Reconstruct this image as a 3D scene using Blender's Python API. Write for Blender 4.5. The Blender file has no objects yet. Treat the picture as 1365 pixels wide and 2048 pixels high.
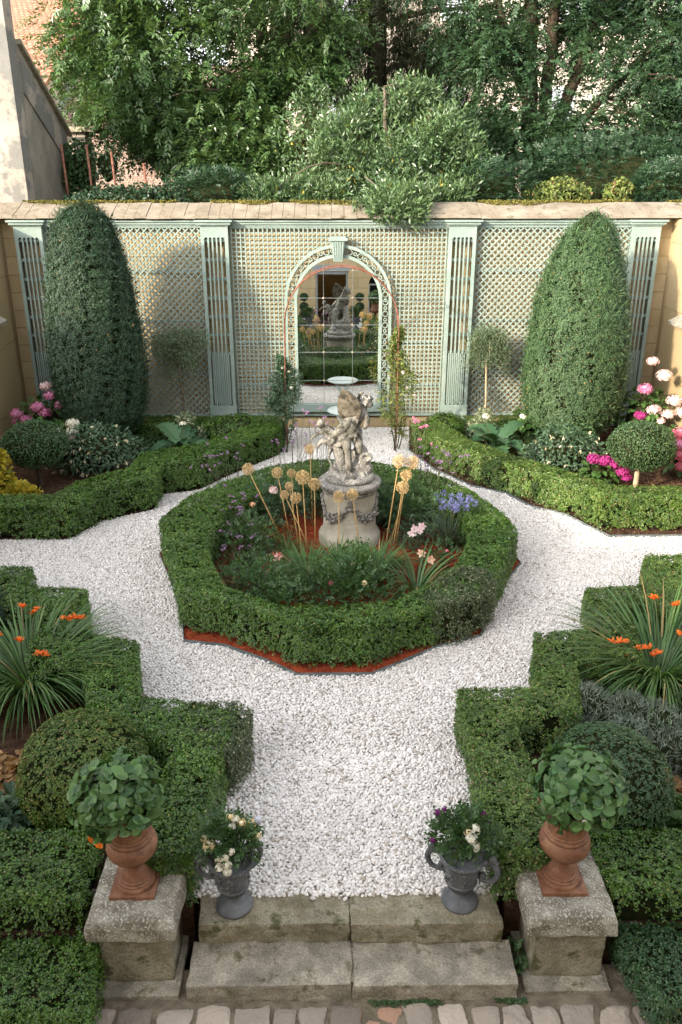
import bpy, bmesh, math
import numpy as np
from mathutils import Vector, noise as mnoise

rng = np.random.default_rng(11)
PI = math.pi
SC = bpy.context.scene
COL = SC.collection

# ------------------------------------------------------------------ objects
def link(o, parent=None):
    COL.objects.link(o)
    if parent is not None:
        o.parent = parent
    return o

def root_loc(o):
    while o is not None and o.parent is not None:
        o = o.parent
    return np.array(o.location) if o is not None else np.zeros(3)

def tag(o, label=None, cat=None, group=None, kind=None):
    if label: o['label'] = label
    if cat: o['category'] = cat
    if group: o['group'] = group
    if kind: o['kind'] = kind
    return o

def thing(name, label, cat, loc=(0, 0, 0), group=None):
    o = bpy.data.objects.new(name, None)
    o.empty_display_size = 0.2
    o.location = loc
    link(o)
    return tag(o, label, cat, group)

def mesh_data(name, V, blocks, mats, smooth=False):
    """blocks: list of (faces array (n,k), material index)"""
    me = bpy.data.meshes.new(name)
    V = np.ascontiguousarray(V, dtype=np.float32)
    me.vertices.add(len(V))
    me.vertices.foreach_set('co', V.ravel())
    loops = np.concatenate([np.asarray(b[0], dtype=np.int32).ravel() for b in blocks])
    tot = np.concatenate([np.full(len(b[0]), np.asarray(b[0]).shape[1], dtype=np.int32) for b in blocks])
    mi = np.concatenate([np.full(len(b[0]), b[1], dtype=np.int32) for b in blocks])
    start = np.concatenate([[0], np.cumsum(tot)[:-1]]).astype(np.int32)
    me.loops.add(len(loops))
    me.loops.foreach_set('vertex_index', loops)
    me.polygons.add(len(tot))
    me.polygons.foreach_set('loop_start', start)
    me.polygons.foreach_set('loop_total', tot)
    me.polygons.foreach_set('material_index', mi)
    me.polygons.foreach_set('use_smooth', np.full(len(tot), bool(smooth)))
    for m in (mats if isinstance(mats, (list, tuple)) else [mats]):
        me.materials.append(m)
    me.update(calc_edges=True)
    return me

class MB:
    """collects vertices and faces for ONE mesh object"""
    def __init__(s):
        s.V = []; s.F = []; s.n = 0
    def add(s, V, *faces, mi=0):
        V = np.asarray(V, dtype=np.float64).reshape(-1, 3)
        for f in faces:
            f = np.asarray(f, dtype=np.int64)
            if f.size: s.F.append((f + s.n, mi))
        s.V.append(V); s.n += len(V)
        return s
    def box(s, x0, x1, y0, y1, z0, z1, mi=0):
        V = [(x, y, z) for z in (z0, z1) for y in (y0, y1) for x in (x0, x1)]
        F = [(0, 2, 3, 1), (4, 5, 7, 6), (0, 1, 5, 4), (2, 6, 7, 3), (0, 4, 6, 2), (1, 3, 7, 5)]
        return s.add(V, F, mi=mi)
    def bar(s, a, b, w, d, nrm=(0, 1, 0), mi=0):
        """box beam from a to b, width w across, depth d along nrm"""
        a = np.array(a, float); b = np.array(b, float)
        t = b - a; t /= np.linalg.norm(t)
        n = np.array(nrm, float); n -= t * (n @ t); n /= np.linalg.norm(n)
        c = np.cross(t, n)
        V = [p + c * i * w / 2 + n * j * d / 2 for p in (a, b) for (i, j) in ((-1, -1), (1, -1), (1, 1), (-1, 1))]
        return s.add(V, [(0, 1, 2, 3), (7, 6, 5, 4), (0, 4, 5, 1), (1, 5, 6, 2), (2, 6, 7, 3), (3, 7, 4, 0)], mi=mi)
    def tube(s, path, r, sides=8, caps=True, mi=0, closed=False):
        P = np.array(path, float); n = len(P)
        R = np.full(n, r, float) if np.isscalar(r) else np.array(r, float)
        T = np.gradient(P, axis=0)
        if closed: T = np.roll(P, -1, 0) - np.roll(P, 1, 0)
        T /= np.linalg.norm(T, axis=1)[:, None] + 1e-12
        up = np.array([0, 0, 1.]) if abs(T[0][2]) < .9 else np.array([1., 0, 0])
        u = np.cross(T[0], up); u /= np.linalg.norm(u)
        V = []; a = np.linspace(0, 2 * PI, sides, endpoint=False)
        for i in range(n):
            u = u - T[i] * (u @ T[i]); u /= np.linalg.norm(u)
            w = np.cross(T[i], u)
            V.append(P[i] + R[i] * (np.cos(a)[:, None] * u + np.sin(a)[:, None] * w))
        V = np.concatenate(V)
        m = n if closed else n - 1
        i0 = np.arange(m)[:, None] * sides; j = np.arange(sides)[None, :]; k = (j + 1) % sides
        i1 = ((np.arange(m)[:, None] + 1) % n) * sides
        F = np.stack([i0 + j, i0 + k, i1 + k, i1 + j], -1).reshape(-1, 4)
        if caps and not closed:
            return s.add(V, F, [list(range(sides))[::-1]], [list(range((n - 1) * sides, n * sides))], mi=mi)
        return s.add(V, F, mi=mi)
    def lathe(s, prof, c=(0, 0, 0), sides=40, mi=0, squash=(1, 1)):
        prof = np.array(prof, float); n = len(prof)
        a = np.linspace(0, 2 * PI, sides, endpoint=False)
        V = np.stack([prof[:, 0][:, None] * np.cos(a) * squash[0] + c[0], prof[:, 0][:, None] * np.sin(a) * squash[1] + c[1], np.repeat((prof[:, 1] + c[2])[:, None], sides, 1)], -1).reshape(-1, 3)
        i0 = np.arange(n - 1)[:, None] * sides; j = np.arange(sides)[None, :]; k = (j + 1) % sides
        F = np.stack([i0 + j, i0 + k, i0 + sides + k, i0 + sides + j], -1).reshape(-1, 4)
        return s.add(V, F, [list(range(sides))[::-1]], [list(range((n - 1) * sides, n * sides))], mi=mi)
    def ball(s, c, r, seg=10, rings=6, mi=0):
        r = np.full(3, r, float) if np.isscalar(r) else np.array(r, float)
        th = np.linspace(0, PI, rings + 1)[1:-1]; a = np.linspace(0, 2 * PI, seg, endpoint=False)
        V = np.stack([np.sin(th)[:, None] * np.cos(a), np.sin(th)[:, None] * np.sin(a), np.repeat(np.cos(th)[:, None], seg, 1)], -1).reshape(-1, 3)
        V = np.concatenate([V, [[0, 0, 1], [0, 0, -1]]]) * r + np.array(c, float)
        m = rings - 1
        i0 = np.arange(m - 1)[:, None] * seg; j = np.arange(seg)[None, :]; k = (j + 1) % seg
        F = np.stack([i0 + j, i0 + seg + j, i0 + seg + k, i0 + k], -1).reshape(-1, 4)
        top = [(m * seg, x, (x + 1) % seg) for x in range(seg)]
        bot = [(m * seg + 1, (m - 1) * seg + (x + 1) % seg, (m - 1) * seg + x) for x in range(seg)]
        return s.add(V, F, top, bot, mi=mi)
    def prism(s, poly, z0, z1, mi=0):
        P = np.array(poly, float); n = len(P)
        V = np.concatenate([np.c_[P, np.full(n, z0)], np.c_[P, np.full(n, z1)]])
        side = [(i, (i + 1) % n, n + (i + 1) % n, n + i) for i in range(n)]
        return s.add(V, side, [list(range(n))[::-1]], [list(range(n, 2 * n))], mi=mi)
    def extr(s, polyxz, y0, y1, mi=0):
        """outline in the x-z plane extruded along y"""
        P = np.array(polyxz, float); n = len(P)
        V = np.concatenate([np.c_[P[:, 0], np.full(n, y0), P[:, 1]], np.c_[P[:, 0], np.full(n, y1), P[:, 1]]])
        side = [(i, n + i, n + (i + 1) % n, (i + 1) % n) for i in range(n)]
        return s.add(V, side, [list(range(n))], [list(range(n, 2 * n))[::-1]], mi=mi)
    def data(s, name, mats, off, smooth=False):
        return mesh_data(name, np.concatenate(s.V) - off, s.F, mats, smooth)
    def build(s, name, mats, parent=None, smooth=False, auto=None):
        me = s.data(name, mats, root_loc(parent), smooth)
        o = bpy.data.objects.new(name, me)
        if auto is not None:
            me.polygons.foreach_set('use_smooth', np.ones(len(me.polygons), dtype=bool))
            me.set_sharp_from_angle(angle=math.radians(auto))
        return link(o, parent)

def structure(o):
    o['kind'] = 'structure'
    return o

def copy_tree(o, parent=None):
    c = o.copy(); COL.objects.link(c)
    if parent is not None: c.parent = parent
    for ch in list(o.children): copy_tree(ch, c)
    return c

# ------------------------------------------------------------------ materials
class NT:
    def __init__(s, name):
        s.m = bpy.data.materials.new(name); s.m.use_nodes = True
        s.t = s.m.node_tree; s.t.nodes.clear()
        s.out = s.t.nodes.new('ShaderNodeOutputMaterial')
    def n(s, typ, ins=None, **kw):
        nd = s.t.nodes.new(typ)
        for k, v in kw.items(): setattr(nd, k, v)
        for k, v in (ins or {}).items():
            if isinstance(v, bpy.types.NodeSocket): s.t.links.new(v, nd.inputs[k])
            else: nd.inputs[k].default_value = v
        return nd
    def mix(s, f, a, b, blend='MIX'):
        nd = s.t.nodes.new('ShaderNodeMix'); nd.data_type = 'RGBA'; nd.blend_type = blend
        for i, v in ((0, f), (6, a), (7, b)):
            if isinstance(v, bpy.types.NodeSocket): s.t.links.new(v, nd.inputs[i])
            else: nd.inputs[i].default_value = v
        return nd.outputs[2]
    def ramp(s, f, lo, hi):
        return s.n('ShaderNodeMapRange', {0: f, 1: lo, 2: hi, 3: 0., 4: 1.}).outputs[0]
    def coord(s, what='Object', scale=(1, 1, 1), rot=(0, 0, 0)):
        c = s.n('ShaderNodeTexCoord').outputs[what]
        return s.n('ShaderNodeMapping', {0: c, 2: rot, 3: scale}).outputs[0]
    def noise(s, vec, scale, detail=4., rough=.55):
        return s.n('ShaderNodeTexNoise', {'Vector': vec, 'Scale': scale, 'Detail': detail, 'Roughness': rough}).outputs[0]
    def fin(s, shader):
        s.t.links.new(shader, s.out.inputs[0]); return s.m

def c4(c): return (c[0], c[1], c[2], 1.)

def leafmat(name, a, b, val=.5, trans=.25, rough=.5, spec=.35, odd=None, oddp=.04, clump=.0, cscale=1.5):
    """leaf colour runs from a to b leaf by leaf; a few odd (yellow, brown) leaves"""
    t = NT(name)
    r = t.n('ShaderNodeNewGeometry').outputs['Random Per Island']
    r2 = t.n('ShaderNodeMath', {0: r, 1: 17.317}, operation='MULTIPLY').outputs[0]
    r2 = t.n('ShaderNodeMath', {0: r2}, operation='FRACT').outputs[0]
    r3 = t.n('ShaderNodeMath', {0: r, 1: 91.73}, operation='MULTIPLY').outputs[0]
    r3 = t.n('ShaderNodeMath', {0: r3}, operation='FRACT').outputs[0]
    f = r
    if clump:
        nz = t.ramp(t.noise(t.coord(), cscale, 2.), .35, .65)
        f = t.n('ShaderNodeMix', {0: clump, 2: r, 3: nz}).outputs[0]
    col = t.mix(f, c4(a), c4(b))
    if odd:
        o = t.n('ShaderNodeMath', {0: r3, 1: oddp}, operation='LESS_THAN').outputs[0]
        col = t.mix(o, col, c4(odd))
    v = t.n('ShaderNodeMapRange', {0: r2, 1: 0., 2: 1., 3: 1. - val * .5, 4: 1. + val * .5}).outputs[0]
    col = t.n('ShaderNodeHueSaturation', {'Color': col, 'Value': v}).outputs[0]
    p = t.n('ShaderNodeBsdfPrincipled', {'Base Color': col, 'Roughness': rough, 'Specular IOR Level': spec})
    if trans:
        tc = t.mix(1., col, (1.25, 1.15, .55, 1.), 'MULTIPLY')
        tr = t.n('ShaderNodeBsdfTranslucent', {'Color': tc})
        return t.fin(t.n('ShaderNodeMixShader', {0: trans, 1: p.outputs[0], 2: tr.outputs[0]}).outputs[0])
    return t.fin(p.outputs[0])

def solid(name, a, b=None, scale=6., lo=.4, hi=.6, rough=.7, spec=.3, bump=0., bscale=60., metal=0., c=None, cscale=25., clo=.6, chi=.7, detail=6., coat=0., grain=0.):
    """two-tone weathered surface: a, b by large noise, c as small flecks"""
    t = NT(name); co = t.coord()
    col = c4(a)
    if b is not None: col = t.mix(t.ramp(t.noise(co, scale, detail), lo, hi), c4(a), c4(b))
    if c is not None: col = t.mix(t.ramp(t.noise(co, cscale, 5., .65), clo, chi), col, c4(c))
    if grain:
        gv = t.n('ShaderNodeMapRange', {0: t.noise(co, 70., 3., .7), 1: .25, 2: .75, 3: 1. - grain, 4: 1. + grain}).outputs[0]
        gv = t.n('ShaderNodeMath', {0: gv, 1: t.n('ShaderNodeMapRange', {0: t.noise(co, 1.7, 3., .6), 1: .25, 2: .75, 3: 1. - grain * .6, 4: 1. + grain * .6}).outputs[0]}, operation='MULTIPLY').outputs[0]
        col = t.n('ShaderNodeHueSaturation', {'Color': col, 'Value': gv}).outputs[0]
    ins = {'Base Color': col, 'Roughness': rough, 'Specular IOR Level': spec, 'Metallic': metal, 'Coat Weight': coat}
    if bump:
        ins['Normal'] = t.n('ShaderNodeBump', {'Height': t.noise(co, bscale, 6., .6), 'Strength': bump, 'Distance': .02}).outputs[0]
    return t.fin(t.n('ShaderNodeBsdfPrincipled', ins).outputs[0])

def island(name, a, b, rough=.6, spec=.3, val=.3, bump=0., bscale=60., odd=None, oddp=.03):
    """colour chosen stone by stone"""
    t = NT(name)
    r = t.n('ShaderNodeNewGeometry').outputs['Random Per Island']
    r2 = t.n('ShaderNodeMath', {0: t.n('ShaderNodeMath', {0: r, 1: 17.3}, operation='MULTIPLY').outputs[0]}, operation='FRACT').outputs[0]
    col = t.mix(r, c4(a), c4(b))
    if odd:
        r3 = t.n('ShaderNodeMath', {0: t.n('ShaderNodeMath', {0: r, 1: 91.7}, operation='MULTIPLY').outputs[0]}, operation='FRACT').outputs[0]
        col = t.mix(t.n('ShaderNodeMath', {0: r3, 1: oddp}, operation='LESS_THAN').outputs[0], col, c4(odd))
    v = t.n('ShaderNodeMapRange', {0: r2, 1: 0., 2: 1., 3: 1. - val * .5, 4: 1. + val * .5}).outputs[0]
    col = t.n('ShaderNodeHueSaturation', {'Color': col, 'Value': v}).outputs[0]
    ins = {'Base Color': col, 'Roughness': rough, 'Specular IOR Level': spec}
    if bump:
        ins['Normal'] = t.n('ShaderNodeBump', {'Height': t.noise(t.coord(), bscale, 5.), 'Strength': bump, 'Distance': .02}).outputs[0]
    return t.fin(t.n('ShaderNodeBsdfPrincipled', ins).outputs[0])

def blocks(name, a, b, mortar, w, h, msize=.012, vec_rot=(PI / 2, 0, 0), stain=None, bump=.6, offset=.5):
    """coursed ashlar or tiles on an upright face (x along the course, z up)"""
    t = NT(name); co = t.coord(rot=vec_rot)
    br = t.n('ShaderNodeTexBrick', {'Vector': co, 'Color1': c4(a), 'Color2': c4(b), 'Mortar': c4(mortar), 'Scale': 1., 'Mortar Size': msize, 'Mortar Smooth': .3, 'Brick Width': w, 'Row Height': h}, offset=offset)
    oc = t.coord()
    n1 = t.noise(oc, 2.2, 6., .6)
    col = t.mix(t.ramp(n1, .3, .75), br.outputs[0], c4(stain or mortar))
    col = t.mix(.75, br.outputs[0], col)
    hgt = t.n('ShaderNodeMath', {0: t.noise(oc, 30., 6., .65), 1: br.outputs[1]}, operation='SUBTRACT').outputs[0]
    nb = t.n('ShaderNodeBump', {'Height': hgt, 'Strength': bump, 'Distance': .02}).outputs[0]
    return t.fin(t.n('ShaderNodeBsdfPrincipled', {'Base Color': col, 'Roughness': .85, 'Specular IOR Level': .2, 'Normal': nb}).outputs[0])

M = {}
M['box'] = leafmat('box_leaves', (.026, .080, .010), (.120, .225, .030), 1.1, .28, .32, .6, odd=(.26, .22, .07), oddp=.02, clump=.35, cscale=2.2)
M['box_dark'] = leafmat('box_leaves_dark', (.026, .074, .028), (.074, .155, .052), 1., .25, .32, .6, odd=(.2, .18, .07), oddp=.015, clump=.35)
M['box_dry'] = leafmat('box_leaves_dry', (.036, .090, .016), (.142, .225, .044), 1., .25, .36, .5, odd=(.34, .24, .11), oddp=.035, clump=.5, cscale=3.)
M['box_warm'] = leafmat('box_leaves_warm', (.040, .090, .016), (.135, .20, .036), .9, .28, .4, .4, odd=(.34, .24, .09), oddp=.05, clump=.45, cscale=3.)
M['wall_dark'] = leafmat('shaded_shrub_leaves', (.016, .046, .022), (.045, .088, .04), .8, .25, .42, .4)  # shade above the wall is put into this darker leaf colour
M['box_olive'] = leafmat('box_leaves_olive', (.036, .064, .024), (.095, .125, .05), .8, .2, .42, .4, odd=(.36, .34, .22), oddp=.10)
M['yew'] = leafmat('yew_needles_shaded', (.015, .042, .020), (.044, .084, .038), .9, .2, .45, .35, odd=(.36, .20, .05), oddp=.003, clump=.4, cscale=2.)  # for the column in shade, the shade put into the needle colour
M['yew_sunlit'] = leafmat('yew_needles_sunlit', (.036, .08, .03), (.085, .145, .058), .85, .2, .45, .35, odd=(.36, .22, .06), oddp=.005, clump=.4, cscale=2.)  # lighter copy for sunlit column and ball, sunlight put into the colour
M['ash'] = leafmat('ash_leaves', (.032, .078, .024), (.105, .175, .058), .8, .3, .34, .55, clump=.5, cscale=.8)
M['robinia'] = leafmat('robinia_leaves', (.022, .058, .027), (.064, .118, .052), .8, .35, .4, .45, clump=.4, cscale=.8)
M['laurel'] = leafmat('laurel_leaves', (.038, .088, .034), (.135, .205, .085), .85, .28, .32, .6, odd=(.34, .28, .05), oddp=.004, clump=.4, cscale=1.)
M['conifer'] = leafmat('conifer_needles', (.02, .032, .014), (.055, .062, .028), .7, .15, .6, .2)
M['shrub'] = leafmat('shrub_leaves', (.034, .085, .028), (.085, .155, .055), .7, .3, .42, .4, clump=.4)
M['shrub_blue'] = leafmat('shrub_leaves_bluish', (.038, .085, .044), (.095, .16, .085), .6, .3, .42, .4)
M['yellow'] = leafmat('yellow_leaves', (.26, .22, .02), (.48, .38, .04), .5, .3, .5, .3, odd=(.16, .2, .03), oddp=.12)
M['yelgreen'] = leafmat('yellow_green_leaves', (.075, .125, .03), (.20, .225, .06), .7, .3, .5, .3, odd=(.32, .17, .1), oddp=.04)
M['varieg'] = leafmat('variegated_leaves', (.07, .12, .055), (.36, .38, .24), .5, .2, .5, .3)
M['acanthus'] = leafmat('acanthus_leaves', (.035, .09, .04), (.07, .14, .065), .4, .25, .4, .4)
M['hydr_leaf'] = leafmat('hydrangea_leaves', (.035, .09, .02), (.085, .16, .04), .5, .25, .45, .35)
M['urnleaf'] = leafmat('strawberry_leaves', (.040, .105, .03), (.115, .21, .068), .6, .3, .40, .4)
M['strap'] = leafmat('strap_leaves', (.045, .11, .026), (.105, .195, .055), .6, .3, .38, .45, odd=(.32, .24, .10), oddp=.04)
M['strap_grey'] = leafmat('grey_strap_leaves', (.05, .085, .05), (.10, .145, .09), .5, .2, .5, .3)
M['lavender'] = leafmat('santolina_leaves', (.09, .12, .09), (.21, .245, .195), .5, .1, .7, .2)
M['rosemary'] = leafmat('rosemary_leaves', (.028, .055, .032), (.06, .09, .055), .6, .1, .6, .25)
M['heuchera'] = leafmat('heuchera_leaves', (.26, .13, .05), (.42, .27, .13), .5, .2, .6, .25, odd=(.1, .15, .05), oddp=.15)
M['olive_leaf'] = leafmat('willow_leaves', (.06, .10, .05), (.15, .20, .11), .6, .3, .5, .35)
M['pink'] = leafmat('pink_petals', (.50, .10, .27), (.78, .40, .58), .4, .3, .6, .2)
M['palepink'] = leafmat('pale_pink_petals', (.72, .48, .52), (.84, .74, .74), .3, .3, .6, .2)
M['rosered'] = leafmat('rose_red_petals', (.62, .09, .16), (.78, .30, .38), .4, .3, .6, .2)
M['magenta'] = leafmat('magenta_petals', (.32, .015, .16), (.52, .08, .30), .5, .3, .6, .2)
M['white'] = leafmat('white_petals', (.72, .70, .62), (.86, .84, .80), .2, .3, .6, .2)
M['cream'] = leafmat('cream_petals', (.78, .62, .36), (.84, .78, .62), .2, .3, .6, .2)
M['peach'] = leafmat('peach_petals', (.78, .40, .24), (.82, .62, .48), .2, .3, .6, .2)
M['lilyred'] = leafmat('red_and_cream_petals', (.62, .03, .05), (.8, .55, .48), .3, .2, .5, .3)
M['orange'] = leafmat('orange_petals', (.66, .11, .012), (.78, .22, .03), .4, .3, .5, .3)
M['purple'] = leafmat('purple_petals', (.22, .12, .25), (.40, .26, .42), .5, .2, .6, .2)
M['darkpurple'] = leafmat('dark_purple_petals', (.12, .01, .11), (.22, .03, .2), .4, .2, .6, .2)
M['blue'] = leafmat('blue_petals', (.14, .14, .42), (.28, .29, .62), .4, .3, .6, .2)
M['allium'] = leafmat('dried_allium_heads', (.48, .35, .18), (.70, .56, .35), .55, .25, .8, .1)
M['straw'] = solid('straw_stems', (.52, .33, .13), (.40, .26, .10), 14., rough=.7)
M['stem'] = solid('green_stems', (.05, .085, .03), (.08, .07, .035), 14., rough=.7)
M['twig'] = solid('woody_twigs', (.055, .04, .025), (.10, .075, .05), 12., rough=.9)
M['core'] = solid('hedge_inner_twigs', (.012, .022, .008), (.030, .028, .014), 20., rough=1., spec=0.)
M['bark'] = solid('tree_bark', (.075, .06, .042), (.14, .115, .085), 3., rough=.95, spec=.1, bump=.8, bscale=20., c=(.12, .14, .05), cscale=2.5, clo=.6, chi=.75)
M['bark_dark'] = solid('dark_tree_bark', (.04, .03, .02), (.075, .055, .038), 3., rough=.95, spec=.1, bump=.8, bscale=20.)
M['bark_pale'] = solid('pale_bark', (.30, .23, .14), (.40, .33, .22), 8., rough=.9, spec=.1, bump=.4)
M['bark_red'] = solid('reddish_bark', (.16, .07, .035), (.24, .12, .07), 8., rough=.9, spec=.1, bump=.5)
M['soil'] = solid('dark_bark_mulch', (.045, .024, .015), (.085, .05, .032), 9., rough=1., spec=.1, bump=.9, bscale=35., c=(.16, .095, .06), cscale=45.)
M['redmulch'] = solid('red_wood_mulch', (.20, .036, .015), (.31, .065, .025), 7., rough=.95, spec=.1, bump=.9, bscale=45., c=(.10, .03, .015), cscale=30.)
M['chip_red'] = island('red_wood_chips', (.16, .025, .012), (.40, .10, .045), .9, .15, .5)
M['chip_brown'] = island('brown_wood_chips', (.10, .05, .028), (.30, .19, .11), .9, .15, .5)
M['pebble'] = island('white_pebbles', (.66, .62, .585), (.80, .765, .735), .55, .3, .24, .15, 60., odd=(.42, .36, .30), oddp=.035)
M['gravelbase'] = solid('gravel_bed', (.36, .335, .31), (.44, .42, .395), 30., rough=.95, bump=.8, bscale=70.)
M['grit'] = solid('terrace_grit', (.15, .12, .085), (.25, .205, .15), 8., rough=1., bump=.8, bscale=60., c=(.06, .085, .03), cscale=4., clo=.58, chi=.7)
M['stone'] = solid('grey_garden_stone', (.225, .203, .16), (.365, .325, .26), 5., rough=.9, spec=.2, bump=1., bscale=26., c=(.13, .12, .07), cscale=7., clo=.56, chi=.68, grain=.5)
M['stone_lichen'] = solid('lichen_stone', (.19, .17, .125), (.34, .315, .255), 7., rough=.95, spec=.1, bump=1., bscale=38., c=(.56, .54, .49), cscale=62., clo=.54, chi=.60, grain=.35)
M['stone_moss'] = solid('mossy_stone', (.205, .180, .120), (.33, .298, .225), 5., rough=.9, spec=.2, bump=1., bscale=26., c=(.10, .10, .045), cscale=5., clo=.54, chi=.66, grain=.5)
M['cobble'] = island('cobblestones', (.27, .225, .185), (.47, .40, .33), .9, .15, .5, 1., 30., odd=(.36, .22, .15), oddp=.12)
M['statue'] = solid('weathered_shaded_statue_stone', (.145, .135, .112), (.265, .25, .218), 5., rough=.9, spec=.15, bump=.9, bscale=50., c=(.05, .048, .038), cscale=8., clo=.48, chi=.60, grain=.34)  # weathered, and darkened in place of shade on the figures
M['statue_wing'] = solid('shaded_wing_stone', (.085, .072, .050), (.175, .152, .115), 6., rough=.9, spec=.15, bump=1., bscale=45., c=(.04, .035, .026), cscale=10., clo=.49, chi=.60, grain=.34)  # darker stone for the wing, its shade put into the colour
M['statue_lichen'] = solid('lichened_statue_stone', (.13, .122, .108), (.25, .238, .212), 9., rough=.95, spec=.1, bump=1., bscale=45., c=(.46, .445, .42), cscale=50., clo=.54, chi=.60, grain=.34)
M['drum'] = solid('pedestal_drum_stone', (.31, .28, .22), (.39, .355, .29), 3., rough=.9, spec=.15, bump=.5, bscale=40., c=(.16, .145, .11), cscale=7., clo=.56, chi=.72, grain=.22)
M['terracotta'] = solid('rusty_terracotta', (.165, .068, .036), (.245, .120, .064), 6., rough=.6, spec=.35, bump=.3, bscale=50., c=(.10, .045, .028), cscale=11., clo=.52, chi=.68, grain=.2)
M['lead'] = solid('grey_lead', (.085, .09, .097), (.135, .14, .148), 8., rough=.55, spec=.4, bump=.25, bscale=40., c=(.26, .27, .28), cscale=14., clo=.6, chi=.75, grain=0.18)
M['trellis'] = solid('sage_green_paint', (.205, .268, .236), (.245, .305, .27), 2.2, rough=.6, spec=.25, bump=.12, bscale=60., grain=.14)
M['steel'] = solid('galvanised_edging', (.12, .15, .15), (.2, .22, .22), 8., rough=.5, metal=.4)
M['rust'] = solid('rusty_rod', (.13, .05, .03), (.22, .095, .06), 10., rough=.7, spec=.3, bump=.2)
M['tablemetal'] = solid('pale_grey_table_paint', (.40, .47, .45), (.46, .52, .50), 6., rough=.5)
M['moss'] = leafmat('moss_tufts', (.085, .085, .022), (.20, .175, .045), .7, .1, .9, .1)
M['coping'] = solid('coping_stone', (.215, .180, .138), (.285, .245, .192), 3., rough=.9, spec=.1, bump=.6, bscale=35., c=(.10, .09, .05), cscale=6., clo=.52, chi=.70, grain=.32)
M['ashlar'] = blocks('tan_ashlar_wall', (.40, .305, .17), (.46, .365, .215), (.21, .16, .09), 1.7, .39, .010, stain=(.34, .25, .135))
M['ashlar_side'] = blocks('tan_ashlar_side_wall', (.37, .28, .15), (.43, .335, .20), (.21, .16, .09), 1.4, .42, .010, (PI / 2, 0, PI / 2), stain=(.36, .27, .16))
M['render_wall'] = solid('old_lime_render', (.31, .268, .22), (.365, .318, .268), 1.5, rough=.95, spec=.1, bump=.5, bscale=12., c=(.17, .165, .15), cscale=.75, clo=.48, chi=.53, detail=4., grain=.2)
M['render_grey'] = solid('grey_render', (.20, .185, .15), (.28, .25, .20), 1.2, rough=.95, spec=.1, bump=.4, bscale=15., c=(.14, .13, .10), cscale=1.2)
M['pale_wall'] = solid('pale_house_render', (.46, .395, .325), (.53, .46, .385), .5, rough=.9, spec=.1, bump=.2, bscale=10.)
M['redtile'] = blocks('red_roof_tiles', (.42, .155, .085), (.53, .24, .15), (.19, .07, .045), .22, .30, .035, (0, 0, 0), stain=(.40, .21, .15), bump=1.)
M['browntile'] = blocks('brown_flat_tiles', (.30, .185, .13), (.42, .285, .215), (.16, .10, .075), .17, .12, .02, (0, 0, 0), stain=(.34, .26, .21), bump=1.)
M['zinc'] = solid('zinc_flashing', (.42, .45, .50), (.50, .53, .58), 3., rough=.5, metal=.3)
M['dark_glass'] = solid('dark_window_glass', (.01, .011, .012), rough=.05, spec=.5)
M['white_paint'] = solid('white_paint', (.72, .72, .70), (.78, .78, .76), 4., rough=.5)
M['grey_paint'] = solid('grey_joinery_paint', (.34, .37, .39), (.40, .43, .45), 4., rough=.5)
M['facade'] = blocks('house_facade_stone', (.56, .43, .24), (.62, .49, .29), (.30, .22, .12), 1.3, .45, .014, stain=(.48, .37, .21))
M['dark_room'] = solid('unlit_room_plaster', (.03, .026, .022), (.045, .04, .035), 2., rough=.9)  # near-black plaster, the darkness of the unlit rooms put into the colour
M['slate'] = solid('slate_roof', (.06, .065, .07), (.1, .1, .105), 5., rough=.8)
M['brass'] = solid('brass', (.5, .34, .12), rough=.3, metal=1.)
t = NT('mirror_glass')
M['mirror'] = t.fin(t.n('ShaderNodeBsdfPrincipled', {'Base Color': (.90, .92, .90, 1), 'Metallic': 1., 'Roughness': .012}).outputs[0])
t = NT('lit_bulb')
M['bulb'] = t.fin(t.n('ShaderNodeEmission', {'Color': (1., .62, .25, 1), 'Strength': 12.}).outputs[0])

# ------------------------------------------------------------------ foliage tools
def nrm(v): return v / (np.linalg.norm(v, axis=-1, keepdims=True) + 1e-12)
def wob(P, s, seed):
    g = np.random.default_rng(seed); out = np.zeros(len(P))
    for k in range(5):
        d = g.normal(size=P.shape[1]); d = d / np.linalg.norm(d) * s * (.6 + .5 * k)
        out += np.sin(P @ d + g.uniform(0, 6.28)) / (1 + .35 * k)
    return out / 2.6

def cards(mb, P, N, L, W, align=.6, T=None, tj=.4, jit=.35, base=.5, mi=0, fold=.12):
    """one small folded leaf (a quad) per point; N the way it faces, T the way it points"""
    n = len(P)
    if n == 0: return mb
    nn = nrm(nrm(np.broadcast_to(N, P.shape)) * align + nrm(rng.normal(size=(n, 3))) * (1 - align))
    t = rng.normal(size=(n, 3)) if T is None else nrm(np.broadcast_to(T, P.shape)) + rng.normal(size=(n, 3)) * tj
    t = nrm(t - nn * np.sum(t * nn, -1, keepdims=True))
    b = np.cross(nn, t)
    l = (L * (1 + jit * rng.uniform(-1, 1, n)))[:, None]; w = (W * (1 + jit * rng.uniform(-1, 1, n)))[:, None]
    o = P - t * l * base
    V = np.stack([o, o + t * l * .45 + b * w * .5 + nn * w * fold, o + t * l, o + t * l * .45 - b * w * .5 + nn * w * fold], 1).reshape(-1, 3)
    return mb.add(V, np.arange(n * 4).reshape(-1, 4), mi=mi)

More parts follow.
